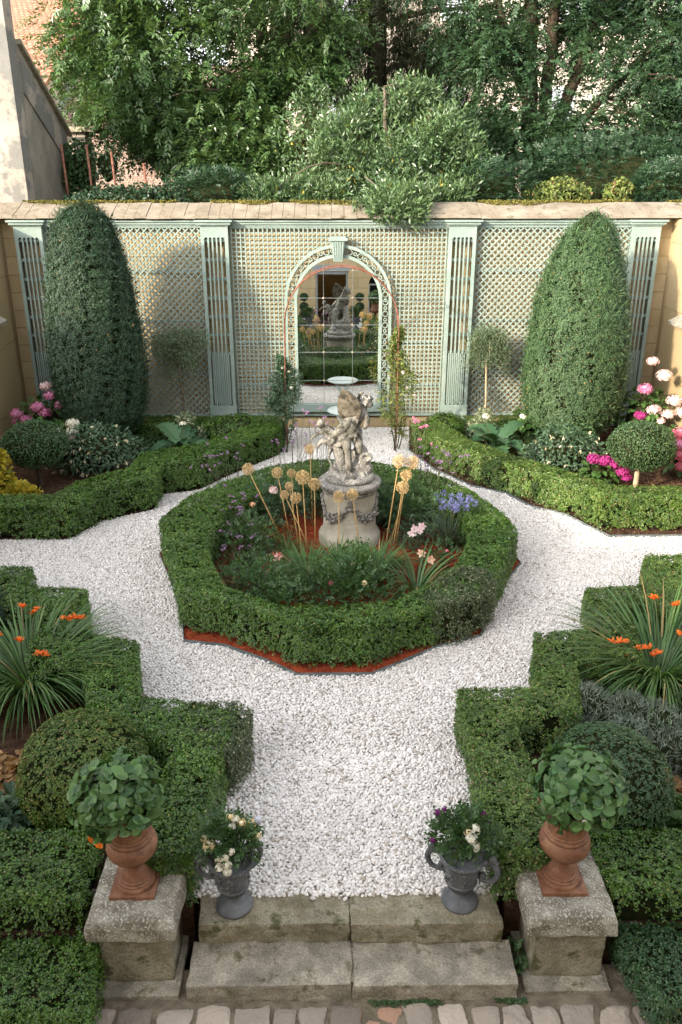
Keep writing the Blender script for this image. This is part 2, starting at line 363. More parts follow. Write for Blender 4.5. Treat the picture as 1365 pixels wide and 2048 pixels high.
def tufts(mb, P, N, k, L, W, spread, mi=0):
    """little shoots: k leaves fan out from every point"""
    N = nrm(N); P2 = np.repeat(P, k, 0); N2 = np.repeat(N, k, 0)
    q = rng.normal(size=P2.shape); q -= N2 * np.sum(q * N2, -1, keepdims=True)
    T = nrm(N2 * rng.uniform(.1, 1.1, (len(P2), 1)) + nrm(q) * .8)
    return cards(mb, P2 + q * spread * .5 + N2 * rng.uniform(-.5, .5, (len(P2), 1)) * spread, N2 + np.array([0, 0, .3]), L, W, .72, T=T, tj=.2, base=.15, mi=mi)

def broad(mb, P, T, N, L, W, droop=.3, mi=0, jit=.25, wave=0.):
    """larger leaf with a midrib fold and a drooping tip; base at P, pointing T, facing N"""
    n = len(P)
    t = nrm(T); nn = nrm(N - t * np.sum(N * t, -1, keepdims=True)); b = np.cross(nn, t)
    l = (L * (1 + jit * rng.uniform(-1, 1, n)))[:, None]; w = (W * (1 + jit * rng.uniform(-1, 1, n)))[:, None]
    us = (0., .20, .50, .82, 1.); mid = []
    for u in us: mid.append(P + t * l * u - nn * l * droop * u * u)
    def side(k, sg, ww):
        return mid[k] + b * sg * w * .5 * ww + nn * w * (.13 + wave * rng.uniform(-1, 1, n)[:, None])
    V = np.stack(mid + [side(1, 1, .70), side(2, 1, 1.), side(3, 1, .70), side(1, -1, .70), side(2, -1, 1.), side(3, -1, .70)], 1).reshape(-1, 3)
    i = np.arange(n)[:, None] * 11
    tri = np.concatenate([i + [0, 5, 1], i + [0, 1, 8], i + [3, 7, 4], i + [3, 4, 10]])
    qd = np.concatenate([i + [1, 5, 6, 2], i + [2, 6, 7, 3], i + [1, 2, 9, 8], i + [2, 3, 10, 9]])
    return mb.add(V, tri, qd, mi=mi)

def blades(mb, P, D, L, W, arch=.8, lift=1.2, segs=6, mi=0, jit=.3):
    """strap leaves arching out from P towards the horizontal direction D"""
    n = len(P); D = nrm(D)
    l = L * (1 + jit * rng.uniform(-1, 1, n)); w = W * (1 + .3 * rng.uniform(-1, 1, n))
    ar = arch * (1 + .4 * rng.uniform(-1, 1, n)); li = lift * (1 + .3 * rng.uniform(-1, 1, n))
    a0 = np.arctan(li); turn = ar * 1.6
    side = np.stack([-D[:, 1], D[:, 0], np.zeros(n)], -1)
    p = P.copy(); out = []
    for k in range(segs + 1):
        u = k / segs
        ww = (w * (1 - u ** 2.2) * (.55 + .9 * u if u < .5 else 1.))[:, None] + .0006
        out.append(np.stack([p - side * ww / 2, p + side * ww / 2], 1))
        a = a0 - turn * (u + .5 / segs)
        p = p + (D * np.cos(a)[:, None] + np.array([0, 0, 1.]) * np.sin(a)[:, None]) * (l / segs)[:, None]
    V = np.stack(out, 1).reshape(-1, 3)
    m = (segs + 1) * 2
    i = np.arange(n)[:, None, None] * m; k = np.arange(segs)[None, :, None] * 2
    F = (i + k + np.array([0, 1, 3, 2])[None, None, :]).reshape(-1, 4)
    return mb.add(V, F, mi=mi)

def in_poly(P, poly):
    poly = np.asarray(poly, float); x, y = P[:, 0], P[:, 1]; r = np.zeros(len(P), bool)
    j = len(poly) - 1
    for i in range(len(poly)):
        xi, yi = poly[i]; xj, yj = poly[j]
        c = ((yi > y) != (yj > y)) & (x < (xj - xi) * (y - yi) / (yj - yi + 1e-12) + xi)
        r ^= c; j = i
    return r
def edge_dist(P, poly):
    poly = np.asarray(poly, float); d = np.full(len(P), 1e9)
    for i in range(len(poly)):
        a = poly[i]; b = poly[(i + 1) % len(poly)]; ab = b - a
        t = np.clip(((P - a) @ ab) / (ab @ ab), 0, 1)
        d = np.minimum(d, np.linalg.norm(P - (a + t[:, None] * ab), axis=1))
    return d
def area(poly):
    p = np.asarray(poly, float); q = np.roll(p, -1, 0)
    return .5 * np.sum(p[:, 0] * q[:, 1] - q[:, 0] * p[:, 1])
def ccw(poly): return poly if area(poly) > 0 else poly[::-1]
def smooth_poly(poly, it=1, keep=.8):
    p = np.asarray(poly, float)
    for _ in range(it):
        q = np.roll(p, -1, 0); p = np.stack([p * keep + q * (1 - keep), p * (1 - keep) + q * keep], 1).reshape(-1, 2)
    return p
def scatter(poly, n, holes=()):
    p = np.asarray(poly, float); lo, hi = p.min(0), p.max(0)
    k = int(n * (hi - lo).prod() / abs(area(p)) * 1.05) + 1
    Q = rng.uniform(lo, hi, (k, 2)); m = in_poly(Q, p)
    for h in holes: m &= ~in_poly(Q, h)
    return Q[m]

def hedge(name, label, outer, h, mat='box', inner=None, z0=0., dens=4500, L=.026, W=.017, seed=1, rough=.03, group=None, gaps=(), top_var=.02, cat='hedge', skirt=.10):
    outer = np.asarray(ccw([tuple(p) for p in outer]), float)
    loops = [outer]
    if inner is not None: loops.append(np.asarray(ccw([tuple(p) for p in inner]), float)[::-1])
    c = outer.mean(0)
    r = thing(name, label, cat, (c[0], c[1], z0), group)
    Ps = []; Ns = []
    # clipped top
    A = abs(area(outer)); Q = scatter(outer, A * dens * 1.25, [inner] if inner is not None else [])
    d = edge_dist(Q, outer)
    if inner is not None: d = np.minimum(d, edge_dist(Q, inner))
    z = h - .05 * np.clip(1 - d / .07, 0, 1) ** 2.2 + rough * .7 * wob(Q, 7., seed) + .016 * wob(Q, 30., seed + 2) + top_var * wob(Q, 2., seed + 5) - rng.uniform(0, 1, len(Q)) ** 2 * .08 + np.where(rng.uniform(0, 1, len(Q)) < .04, rng.uniform(0, .05, len(Q)), 0)
    m = rng.uniform(0, 1, len(Q)) < np.clip(.30 + (wob(Q, 17., seed + 9) + .70), .18, 1)
    Ps.append(np.c_[Q, z0 + z][m]); Ns.append(np.tile([0, 0, 1.], (m.sum(), 1)) + rng.normal(size=(m.sum(), 3)) * .25)
    # clipped sides
    for lp in loops:
        for i in range(len(lp)):
            a, b = lp[i], lp[(i + 1) % len(lp)]; e = b - a; ln = np.linalg.norm(e)
            if ln < 1e-3: continue
            k = int(ln * h * dens * 1.3)
            u = rng.uniform(0, 1, k); zz = rng.uniform(0, 1, k) ** .85 * h
            keep = rng.uniform(0, 1, k) < np.clip((zz - .02) / skirt, .25, 1)
            u, zz = u[keep], zz[keep]; k = len(u)
            n2 = np.array([e[1], -e[0]]) / ln
            p2 = a + u[:, None] * e
            off = rough * wob(np.c_[p2, zz], 6., seed + 3) + .020 * wob(np.c_[p2, zz], 24., seed + 4) - rng.uniform(0, 1, k) ** 2 * .09 - .03 * np.clip((zz - h + .06) / .06, 0, 1) ** 2
            p2 = p2 + n2 * off[:, None]
            m = rng.uniform(0, 1, k) < np.clip(.30 + (wob(np.c_[p2, zz], 15., seed + 8) + .65), .10, 1)
            Ps.append(np.c_[p2, z0 + zz + .03 * wob(p2, 2., seed + 5)][m])
            Ns.append(np.tile([n2[0], n2[1], .35], (m.sum(), 1)) + rng.normal(size=(m.sum(), 3)) * .25)
    P = np.concatenate(Ps); N = np.concatenate(Ns)
    for (gx, gy, gz, gr) in gaps:
        m = np.linalg.norm((P - np.array([gx, gy, gz])), axis=1) > gr * (1 + .35 * rng.uniform(-1, 1, len(P)))
        P, N = P[m], N[m]
    k = 6; sel = rng.uniform(0, 1, len(P)) < 1.5 / k; loose = rng.uniform(0, 1, len(P)) < .12
    mb = MB(); tufts(mb, P[sel], N[sel] + np.array([0, 0, .25]), k, L * .82, W * .88, L * .48); cards(mb, P[loose], N[loose], L, W, .5)
    mb.build('foliage', M[mat], r)
    # woody inside, a shrunken body that fills the hedge
    cb = MB(); s = .105
    def inset(lp):
        out = []
        for i in range(len(lp)):
            a, b, c_ = lp[i - 1], lp[i], lp[(i + 1) % len(lp)]
            n1 = np.array([-(b - a)[1], (b - a)[0]]); n1 /= np.linalg.norm(n1) + 1e-9
            n2 = np.array([-(c_ - b)[1], (c_ - b)[0]]); n2 /= np.linalg.norm(n2) + 1e-9
            bis = n1 + n2; bis /= max(np.linalg.norm(bis), .7)
            out.append(b + bis * s)
        return np.array(out)
    L0 = inset(loops[0])
    if inner is None:
        cb.prism(L0, z0 + .06, z0 + h - .115)
    else:
        # ring: bridge each outer vertex run to the nearest inner run
        o = resample(L0, 96); i_ = resample(inset(loops[1])[::-1], 96)
        k0 = np.argmin(np.linalg.norm(i_ - o[0], axis=1)); i_ = np.roll(i_, -k0, 0)
        n = len(o); zz = (z0 + .06, z0 + h - .115)
        V = np.concatenate([np.c_[o, np.full(n, zz[0])], np.c_[o, np.full(n, zz[1])], np.c_[i_, np.full(n, zz[0])], np.c_[i_, np.full(n, zz[1])]])
        a = np.arange(n); b = (a + 1) % n
        cb.add(V, np.stack([a, b, n + b, n + a], -1), np.stack([2 * n + b, 2 * n + a, 3 * n + a, 3 * n + b], -1), np.stack([n + a, n + b, 3 * n + b, 3 * n + a], -1))
    cb.build('branches', M['core'], r)
    return r

def inset_poly(poly, s):
    P = np.asarray(ccw([tuple(p) for p in poly]), float); out = []
    for i in range(len(P)):
        a, b, c_ = P[i - 1], P[i], P[(i + 1) % len(P)]
        n1 = np.array([-(b - a)[1], (b - a)[0]]); n1 /= np.linalg.norm(n1) + 1e-9
        n2 = np.array([-(c_ - b)[1], (c_ - b)[0]]); n2 /= np.linalg.norm(n2) + 1e-9
        bis = n1 + n2; bis /= max(np.linalg.norm(bis) ** 2 / 2, .5); out.append(b + bis * s)
    return [tuple(p) for p in out]

def resample(p, n):
    p = np.asarray(p, float); q = np.vstack([p, p[:1]]); d = np.r_[0, np.cumsum(np.linalg.norm(np.diff(q, axis=0), axis=1))]
    s = np.linspace(0, d[-1], n, endpoint=False)
    return np.c_[np.interp(s, d, q[:, 0]), np.interp(s, d, q[:, 1])]

def sph(n):
    return nrm(rng.normal(size=(n, 3)))

def bush_pts(c, rad, n, seed, lump=.12, freq=5., depth=.25, zmin=-.75):
    """points through the outer shell of a lumpy ellipsoid"""
    u = sph(int(n * 1.3)); u = u[u[:, 2] > zmin][:n]
    rr = 1 + lump * wob(u, freq, seed) - depth * rng.uniform(0, 1, len(u)) ** 2
    return np.array(c) + u * rr[:, None] * np.array(rad), u / np.array(rad)

def core_ball(c, rad, seed, k=.8, lump=.12, freq=5., name='branches', parent=None, zmin=None):
    mb = MB(); mb.ball((0, 0, 0), 1., 28, 18)
    V = np.concatenate(mb.V); rr = k * (1 + lump * wob(V, freq, seed)); V = V * rr[:, None] * np.array(rad) + np.array(c)
    if zmin is not None: V[:, 2] = np.maximum(V[:, 2], zmin)
    mb.V = [V]
    return mb.build(name, M['core'], parent, True)

def ball_bush(name, label, c, rad, mat='box', n=9000, L=.026, W=.017, seed=1, lump=.05, freq=6., group=None, cat='shrub', depth=.12, z0=0., align=.55, zmin=-.8, k=.88):
    r = thing(name, label, cat, (c[0], c[1], z0), group)
    P, N = bush_pts(c, rad, n, seed, lump, freq, depth, zmin)
    m = P[:, 2] > z0 + .01; P, N = P[m], N[m]
    m = rng.uniform(0, 1, len(P)) < np.clip(.45 + wob(P, 12., seed + 7) + .7, .25, 1); P, N = P[m], N[m]
    sel = rng.uniform(0, 1, len(P)) < 1.7 / 6; loose = rng.uniform(0, 1, len(P)) < .15
    mb = MB(); tufts(mb, P[sel], N[sel], 6, L * .84, W * .90, L * .48); cards(mb, P[loose], N[loose], L, W, .5)
    mb.build('foliage', M[mat], r)
    core_ball(c, rad, seed, k, lump, freq, 'branches', r, z0 + .02)
    return r

def stem_tube(mb, a, b, r0, r1, bend=.05, segs=5, sides=6):
    a = np.array(a, float); b = np.array(b, float); ln = np.linalg.norm(b - a)
    k = rng.normal(size=3) * bend * ln; ts = np.linspace(0, 1, segs + 1)
    P = a + ts[:, None] * (b - a) + (np.sin(ts * PI))[:, None] * k
    mb.tube(P, np.linspace(r0, r1, segs + 1), sides, mi=0)
    return P

def pinnate(mb, P, D, L, pairs, ll, lw, droop=.5, mi=0):
    """compound leaves: pairs of leaflets along a drooping rachis"""
    n = len(P); D = nrm(D); side = nrm(np.cross(D, [0, 0, 1.]) + 1e-6); up = nrm(np.cross(side, D) + rng.normal(size=(n, 3)) * .45)
    l = L * rng.uniform(.7, 1.25, n)[:, None]
    for k in range(pairs + 1):
        u = (k + 1) / (pairs + 1)
        q = P + D * l * u - np.array([0, 0, 1.]) * l * droop * u * u
        ax = nrm(D - np.array([0, 0, 1.]) * 2 * droop * u)
        for sg in ((1, -1) if k < pairs else (0,)):
            T = nrm(ax * .75 + side * sg * .8 - np.array([0, 0, .25]))
            cards(mb, q, up, ll * (1 - .25 * abs(u - .5)), lw, .82, T=T, tj=.12, base=0., mi=mi, jit=.2)
    return mb

def crown(mb, clumps, rad, per, kind, L, W, seed, mi=0, flat=.7):
    """leaf sprays round every clump centre"""
    C = np.repeat(clumps, per, 0); R = np.repeat(rad, per)
    u = sph(len(C)) * rng.uniform(.25, 1, (len(C), 1)) ** .6
    P = C + u * R[:, None] * np.array([1, 1, flat]); D = nrm(u * np.array([1, 1, .5]) + rng.normal(size=u.shape) * .3)
    if kind == 'ash': pinnate(mb, P, D - np.array([0, 0, .25]), L, 4, L * .42, W, .45, mi)
    elif kind == 'robinia': pinnate(mb, P, D * np.array([1, 1, .8]) + rng.normal(size=D.shape) * .35, L, 5, L * .30, W, .55, mi)
    elif kind == 'laurel':
        for k in range(5):
            T = nrm(D * .7 + np.array([0, 0, .55]) + rng.normal(size=D.shape) * .55)
            cards(mb, P + nrm(D + [0, 0, .6]) * (.05 * k), nrm(np.cross(T, rng.normal(size=D.shape))), L, W, .85, T=T, tj=.1, base=0., mi=mi)
    elif kind == 'droop':
        for k in range(4):
            cards(mb, P + rng.normal(size=P.shape) * .08 - np.array([0, 0, L * .6 * k]), rng.normal(size=P.shape), L, W, .9, T=np.array([[0, 0, -1.]]) + D * .15, tj=.15, base=0., mi=mi)
    else:
        for k in range(4):
            cards(mb, P + rng.normal(size=P.shape) * L * .6, u + np.array([0, 0, .5]), L, W, .5, T=D, tj=.8, base=0., mi=mi)
    return mb

def tree(name, label, base, trunks, clump_boxes, kind, mat, bark, per, L, W, seed, group=None, branches=60, r0=.25, flat=.7, holes=0., cat='tree'):
    """trunks: list of paths [(x,y,z,r)..]; clump_boxes: (centre, radii, number, clump radius)"""
    r = thing(name, label, cat, base, group)
    tb = MB(); nodes = []
    for tr in trunks:
        tr = np.array(tr, float)
        ts = np.linspace(0, 1, len(tr)); tt = np.linspace(0, 1, len(tr) * 4)
        P = np.stack([np.interp(tt, ts, tr[:, k]) for k in range(4)], -1)
        P[1:-1, :3] += rng.normal(size=(len(P) - 2, 3)) * .02
        tb.tube(P[:, :3], P[:, 3], 10); nodes.append(P)
    nodes = np.concatenate(nodes)
    cl = []; cr = []
    for (c, rad, n, rr) in clump_boxes:
        u = sph(n) * (rng.uniform(.15, 1, (n, 1)) ** .5)
        cl.append(np.array(c) + u * np.array(rad)); cr.append(np.full(n, rr) * rng.uniform(.7, 1.3, n))
    cl = np.concatenate(cl); cr = np.concatenate(cr)
    pick = rng.permutation(len(cl))[:branches]
    for i in pick:
        d = np.linalg.norm((nodes[:, :3] - cl[i]) * np.array([1, 1, 1.4]), axis=1) + (nodes[:, 2] > cl[i][2] + .3) * 2.
        a = nodes[np.argmin(d)]
        stem_tube(tb, a[:3], cl[i], max(.012, a[3] * .32), .008, .10, 6, 5)
    tb.build('trunk', M[bark], r, True)
    mb = MB(); crown(mb, cl, cr, per, kind, L, W, seed, flat=flat)
    mb.build('crown', M[mat], r)
    return r

def flower_dome(mb, c, r, n, L, mi=0, up=(0, 0, 1), flat=.7, align=.75):
    u = sph(n); up = np.array(up, float); m = u @ up > -.25; u = u[m]
    P = np.array(c) + u * r * np.array([1, 1, flat])
    return cards(mb, P, u, L, L * .9, align, base=.5, mi=mi)

# ------------------------------------------------------------------ stone tools
def rough_block(x0, x1, y0, y1, z0, z1, amp=.012, bevel=.02, seed=0, cuts=10, taper=None):
    bm = bmesh.new()
    bmesh.ops.create_cube(bm, size=1.)
    for v in bm.verts:
        v.co = Vector((x0 + (v.co.x + .5) * (x1 - x0), y0 + (v.co.y + .5) * (y1 - y0), z0 + (v.co.z + .5) * (z1 - z0)))
    if bevel: bmesh.ops.bevel(bm, geom=list(bm.edges), offset=bevel, segments=2, profile=.6, affect='EDGES')
    bmesh.ops.subdivide_edges(bm, edges=[e for e in bm.edges if e.calc_length() > .1], cuts=cuts, use_grid_fill=True)
    bm.normal_update()
    for v in bm.verts:
        q = v.co * 5. + Vector((seed * 3.1, seed * 7.7, 0))
        v.co += v.normal * amp * (mnoise.fractal(q, 1., 2., 4))
    if taper: 
        for v in bm.verts: taper(v)
    return bm
def bm_part(name, bms, mat, parent, auto=40):
    mb = MB()
    for bm in bms:
        bm.verts.index_update()
        V = np.array([v.co[:] for v in bm.verts])
        by = {}
        for f in bm.faces: by.setdefault(len(f.verts), []).append([v.index for v in f.verts])
        mb.add(V, *[np.array(x) for x in by.values()]); bm.free()
    return mb.build(name, mat, parent, auto=auto)

def sculpt(name, prims, mat, parent, voxel=.014, smooth=4):
    """many overlapping closed solids fused into one continuous surface"""
    mb = MB()
    for p in prims: p(mb)
    me = mb.data('raw', mat, np.zeros(3))
    o = bpy.data.objects.new('raw', me); COL.objects.link(o)
    md = o.modifiers.new('r', 'REMESH'); md.mode = 'VOXEL'; md.voxel_size = voxel; md.use_smooth_shade = True
    if smooth:
        ms = o.modifiers.new('s', 'SMOOTH'); ms.iterations = smooth; ms.factor = .5
    dg = bpy.context.evaluated_depsgraph_get(); dg.update()
    m2 = bpy.data.meshes.new_from_object(o.evaluated_get(dg))
    bpy.data.objects.remove(o); bpy.data.meshes.remove(me)
    co = np.empty(len(m2.vertices) * 3, np.float32); m2.vertices.foreach_get('co', co)
    co = co.reshape(-1, 3) - root_loc(parent).astype(np.float32); m2.vertices.foreach_set('co', co.ravel())
    m2.polygons.foreach_set('use_smooth', np.ones(len(m2.polygons), dtype=bool)); m2.update()
    m2.name = name
    return link(bpy.data.objects.new(name, m2), parent)
def E(c, r): return lambda mb: mb.ball(c, r, 16, 10)
def CAP(pts, rad):
    def f(mb):
        P = np.array(pts, float); R = np.array(rad, float)
        k = 6 * (len(P) - 1) + 1; s = np.linspace(0, 1, k); ts = np.linspace(0, 1, len(P))
        Q = np.stack([np.interp(s, ts, P[:, i]) for i in range(3)], -1)
        mb.tube(Q, np.interp(s, ts, R), 12)
        for i in (0, -1): mb.ball(P[i], R[i], 12, 8)
    return f

# ================================================================== GROUND
def sheet(name, poly, z0, z1, mat):
    mb = MB(); mb.prism(ccw([tuple(p) for p in poly]), z0, z1)
    return structure(mb.build(name, M[mat]))

mb = MB(); mb.box(-150, 150, -150, 150, -1.2, -.80)
structure(mb.build('ground', M['grit']))
mb = MB(); mb.extr([(-9, -.78), (9, -.78), (9, -.77), (-9, -.77)], -.5, 1.2)
V = [(-9, -.5, -.72), (9, -.5, -.72), (-9, 1.2, -.72), (9, 1.2, -.72), (-9, 3.2, -.375), (9, 3.2, -.375), (-9, 4.76, -.37), (9, 4.76, -.37), (-9, -.5, -.79), (9, -.5, -.79), (-9, 4.76, -.79), (9, 4.76, -.79)]
mb = MB(); mb.add(V, [(0, 1, 3, 2), (2, 3, 5, 4), (4, 5, 7, 6), (9, 8, 10, 11), (8, 9, 1, 0)], [(0, 2, 4, 6, 10, 8)], [(9, 11, 7, 5, 3, 1)])
structure(mb.build('terrace', M['grit']))
mb = MB(); mb.box(-7.6, -1.9, 4.80, 5.2, -.79, -.02); mb.box(-1.9, -1.14, 5.05, 5.2, -.79, -.02); mb.box(1.42, 2.16, 5.05, 5.2, -.79, -.02); mb.box(2.16, 8.2, 4.82, 5.2, -.79, -.02); mb.box(-7.6, 8.2, 5.2, 19.2, -.79, -.02)
structure(mb.build('garden_soil', M['soil']))
mb = MB(); mb.box(-60, 60, 19.75, 120, -.79, 4.55)
structure(mb.build('upper_ground', M['soil']))
GR = [(-7.1, 10.2), (-4.0, 10.2), (-3.0, 8.4), (-1.0, 6.8), (-1.06, 5.17), (1.34, 5.17), (1.3, 7.2), (2.3, 8.3), (4.3, 10.3), (7.4, 10.4), (7.4, 13.0), (5, 13.2), (3.2, 15.2), (2.1, 17), (1.9, 19.0), (-1.5, 19.0), (-1.3, 17), (-3.5, 13.7), (-4.6, 12.7), (-7.1, 12.7)]
mb = MB(); mb.box(-7.2, 7.6, 5.17, 19.15, -.019, -.008)
structure(mb.build('gravel_path', M['gravelbase']))

OCT_EDGE = [(-.40, 8.38), (-.82, 8.72), (-1.35, 9.06), (-1.88, 9.17), (-2.02, 9.9), (-2.36, 10.9), (-2.69, 11.8), (-2.52, 12.75), (-1.96, 13.7), (-1.22, 14.5), (-.45, 14.86), (.65, 14.86), (1.38, 14.5), (1.95, 14.05), (2.46, 13.32), (2.82, 12.2), (2.92, 11.4), (2.54, 10.75), (2.25, 10.0), (1.93, 9.25), (1.35, 9.0), (.83, 8.62), (.48, 8.38)]
OCT_OUT = [(-.38, 8.50), (-.80, 8.84), (-1.20, 9.10), (-1.95, 9.44), (-2.22, 10.5), (-2.65, 11.78), (-2.42, 12.68), (-1.88, 13.6), (-1.15, 14.4), (-.4, 14.74), (.6, 14.74), (1.3, 14.4), (1.85, 13.95), (2.36, 13.25), (2.72, 12.15), (2.82, 11.38), (2.42, 10.3), (2.06, 9.52), (1.28, 8.98), (.86, 8.78), (.46, 8.50)]
OCT_IN = [(-.62, 9.02), (-1.36, 9.55), (-1.68, 10.4), (-1.80, 11.1), (-1.58, 12.35), (-.92, 13.35), (-.2, 13.72), (.6, 13.72), (1.2, 13.42), (1.7, 12.95), (2.05, 12.2), (2.15, 11.35), (1.78, 10.35), (1.45, 9.75), (.82, 9.14), (.11, 8.97)]
BED_FL = [(-7.2, 10.62), (-4.08, 10.40), (-3.93, 9.78), (-3.12, 9.74), (-2.83, 8.58), (-2.18, 8.40), (-1.96, 7.28), (-.84, 7.06), (-1.07, 5.17), (-1.10, 5.10), (-7.2, 5.10)]
BED_FR = [(7.6, 10.80), (4.44, 10.70), (4.10, 9.72), (3.26, 9.62), (2.99, 8.58), (2.34, 8.54), (2.10, 7.42), (1.25, 7.38), (1.25, 5.17), (1.40, 5.10), (7.6, 5.10)]
BED_BL = [(-7.2, 12.33), (-4.22, 12.33), (-3.85, 13.15), (-3.03, 13.70), (-3.05, 14.42), (-2.40, 14.66), (-2.02, 15.3), (-.96, 16.85), (-.85, 17.42), (-1.3, 18.2), (-1.3, 19.1), (-7.2, 19.1)]
BED_BR = [(1.72, 17.15), (2.12, 15.85), (2.72, 14.85), (3.30, 14.45), (3.62, 13.78), (4.16, 13.35), (4.44, 12.75), (4.62, 12.42), (7.6, 12.42), (7.6, 19.1), (1.9, 19.1)]
BED_FL, BED_FR, BED_BL = (inset_poly(b, .13) for b in (BED_FL, BED_FR, BED_BL))
for nm, b in (('bed_soil', BED_FL), ('bed_soil', BED_FR), ('bed_soil', BED_BL), ('bed_soil', BED_BR)):
    sheet(nm, b, -.015, .006, 'soil')
sheet('red_mulch_bed', OCT_EDGE, -.015, .030, 'redmulch')

# steel edging strips
def edging(label, pts, closed):
    mb = MB(); P = np.array(pts, float); n = len(P)
    for i in range(n if closed else n - 1):
        a, b = P[i], P[(i + 1) % n]
        mb.bar((a[0], a[1], .012), (b[0], b[1], .012), .010, .075, (0, 0, 1))
    o = mb.build('bed_edging', M['steel']); tag(o, label, 'edging')
edging('grey steel edging strip round the red mulch bed of the statue', OCT_EDGE, True)
edging('grey steel edging strip along the brown mulch by the sunlit hedge', BED_BR[:9], False)

# white pebbles: one heap nobody could count
ico = bmesh.new(); bmesh.ops.create_icosphere(ico, subdivisions=1, radius=1.); ico.verts.index_update()
IV = np.array([v.co[:] for v in ico.verts]); IF = np.array([[v.index for v in f.verts] for f in ico.faces]); ico.free()
ico = bmesh.new(); bmesh.ops.create_icosphere(ico, subdivisions=2, radius=1.); ico.verts.index_update()
IV2 = np.array([v.co[:] for v in ico.verts]); IF2 = np.array([[v.index for v in f.verts] for f in ico.faces]); ico.free()
def pebbles(mb, Q, r, fine):
    iv, fc = (IV2, IF2) if fine else (IV, IF)
    n = len(Q); a = rng.uniform(0, 2 * PI, n); s = r * rng.uniform(.7, 1.28, n)
    S = np.stack([s * rng.uniform(1., 1.28, n), s * rng.uniform(.82, 1.0, n), s * rng.uniform(.55, .8, n)], -1)
    V = iv[None] * S[:, None, :] * (1 + .045 * rng.normal(size=(n, len(iv), 1)))
    tl = rng.normal(size=(n, 2)) * .3
    V[:, :, 2] += V[:, :, 0] * tl[:, None, 0] + V[:, :, 1] * tl[:, None, 1]
    c, s_ = np.cos(a)[:, None], np.sin(a)[:, None]
    X = V[:, :, 0] * c - V[:, :, 1] * s_; Yv = V[:, :, 0] * s_ + V[:, :, 1] * c
    W = np.stack([X + Q[:, 0:1], Yv + Q[:, 1:2], V[:, :, 2] + Q[:, 2:3]], -1).reshape(-1, 3)
    F = (np.arange(n)[:, None, None] * len(iv) + fc[None]).reshape(-1, 3)
    mb.add(W, F)
def hexgrid(x0, x1, y0, y1, p):
    gx, gy = np.meshgrid(np.arange(x0, x1, p), np.arange(y0, y1, p * .866)); gx = gx + (np.arange(len(gy))[:, None] % 2) * p / 2
    q = np.c_[gx.ravel(), gy.ravel()]; return q + rng.normal(size=q.shape) * p * .17
Q = np.concatenate([hexgrid(-7.1, 7.5, 5.14, 18.95, .0305), hexgrid(-7.1, 7.5, 5.15, 18.95, .040)])
lay = np.r_[np.zeros(int(1)), ]; nl0 = len(hexgrid(-7.1, 7.5, 5.14, 18.95, .0305)); lay = (np.arange(len(Q)) >= nl0) * .013
k = np.ones(len(Q), bool)
for b in (BED_FL, BED_FR, BED_BL, BED_BR, OCT_EDGE): k &= ~in_poly(Q, b)
k &= in_poly(Q, [(-7.1, 12.5), (-7.1, 10.3), (-2, 5.), (2, 5.), (7.5, 10.3), (7.5, 12.7), (2.2, 19), (-1.5, 19)]) | (np.abs(Q[:, 0] - .3) < 2.2)
Q = Q[k]; lay = lay[k]; Q = np.c_[Q, lay + rng.uniform(-.006, .006, len(Q)) + .006 * wob(Q, 3., 77)]
near = Q[:, 1] < 7.0
mb = MB(); pebbles(mb, Q[near], .0170, True)
far = Q[~near]; pebbles(mb, far, .0170, False)
# a few strays on the steps and in the beds
st = np.c_[rng.uniform(-.6, .95, 14), rng.normal(5.13, .03, 14), np.full(14, .012)]; pebbles(mb, st, .019, True)
g = mb.build('gravel', M['pebble'], None, True); tag(g, 'loose rounded white pebbles covering the garden path', None, None, 'stuff')

def chips(name, label, poly, n, mat, z, holes=(), size=.035):
    Q = scatter(poly, n, holes)
    P = np.c_[Q, z + rng.uniform(0, .02, len(Q))]
    mb = MB(); cards(mb, P, np.tile([0, 0, 1.], (len(P), 1)), size, size * .35, .6)
    tag(mb.build(name, M[mat]), label, None, None, 'stuff')
chips('mulch_chips', 'red wood chips on the bed of the statue', OCT_EDGE, 16000, 'chip_red', .034)
spill = np.array(OCT_EDGE) + nrm(np.array(OCT_EDGE) - np.array([[.1, 11.6]])) * .16
chips('mulch_chips', 'stray red wood chips on the pebbles beside the edging', [tuple(q) for q in spill], 420, 'chip_red', .034, [OCT_EDGE], .03)
chips('fallen_leaves', 'few small dry fallen leaves on the white pebbles', [(-1.0, 5.3), (1.2, 5.3), (1.2, 7.2), (3.2, 9.6), (5, 11.2), (2.9, 12), (2., 8.9), (.3, 8.2), (-1.9, 8.9), (-2.9, 11.), (-5, 11.5), (-1., 7.1)], 170, 'chip_brown', .042, (), .028)
chips('bark_chips', 'brown bark chips in the sunlit bed', BED_BR, 12000, 'chip_brown', .010)
chips('bark_chips', 'brown bark chips in the shaded bed by the hydrangeas', BED_BL, 8000, 'chip_brown', .010)
chips('bark_chips', 'brown bark chips in the near beds', BED_FR, 7000, 'chip_brown', .010)

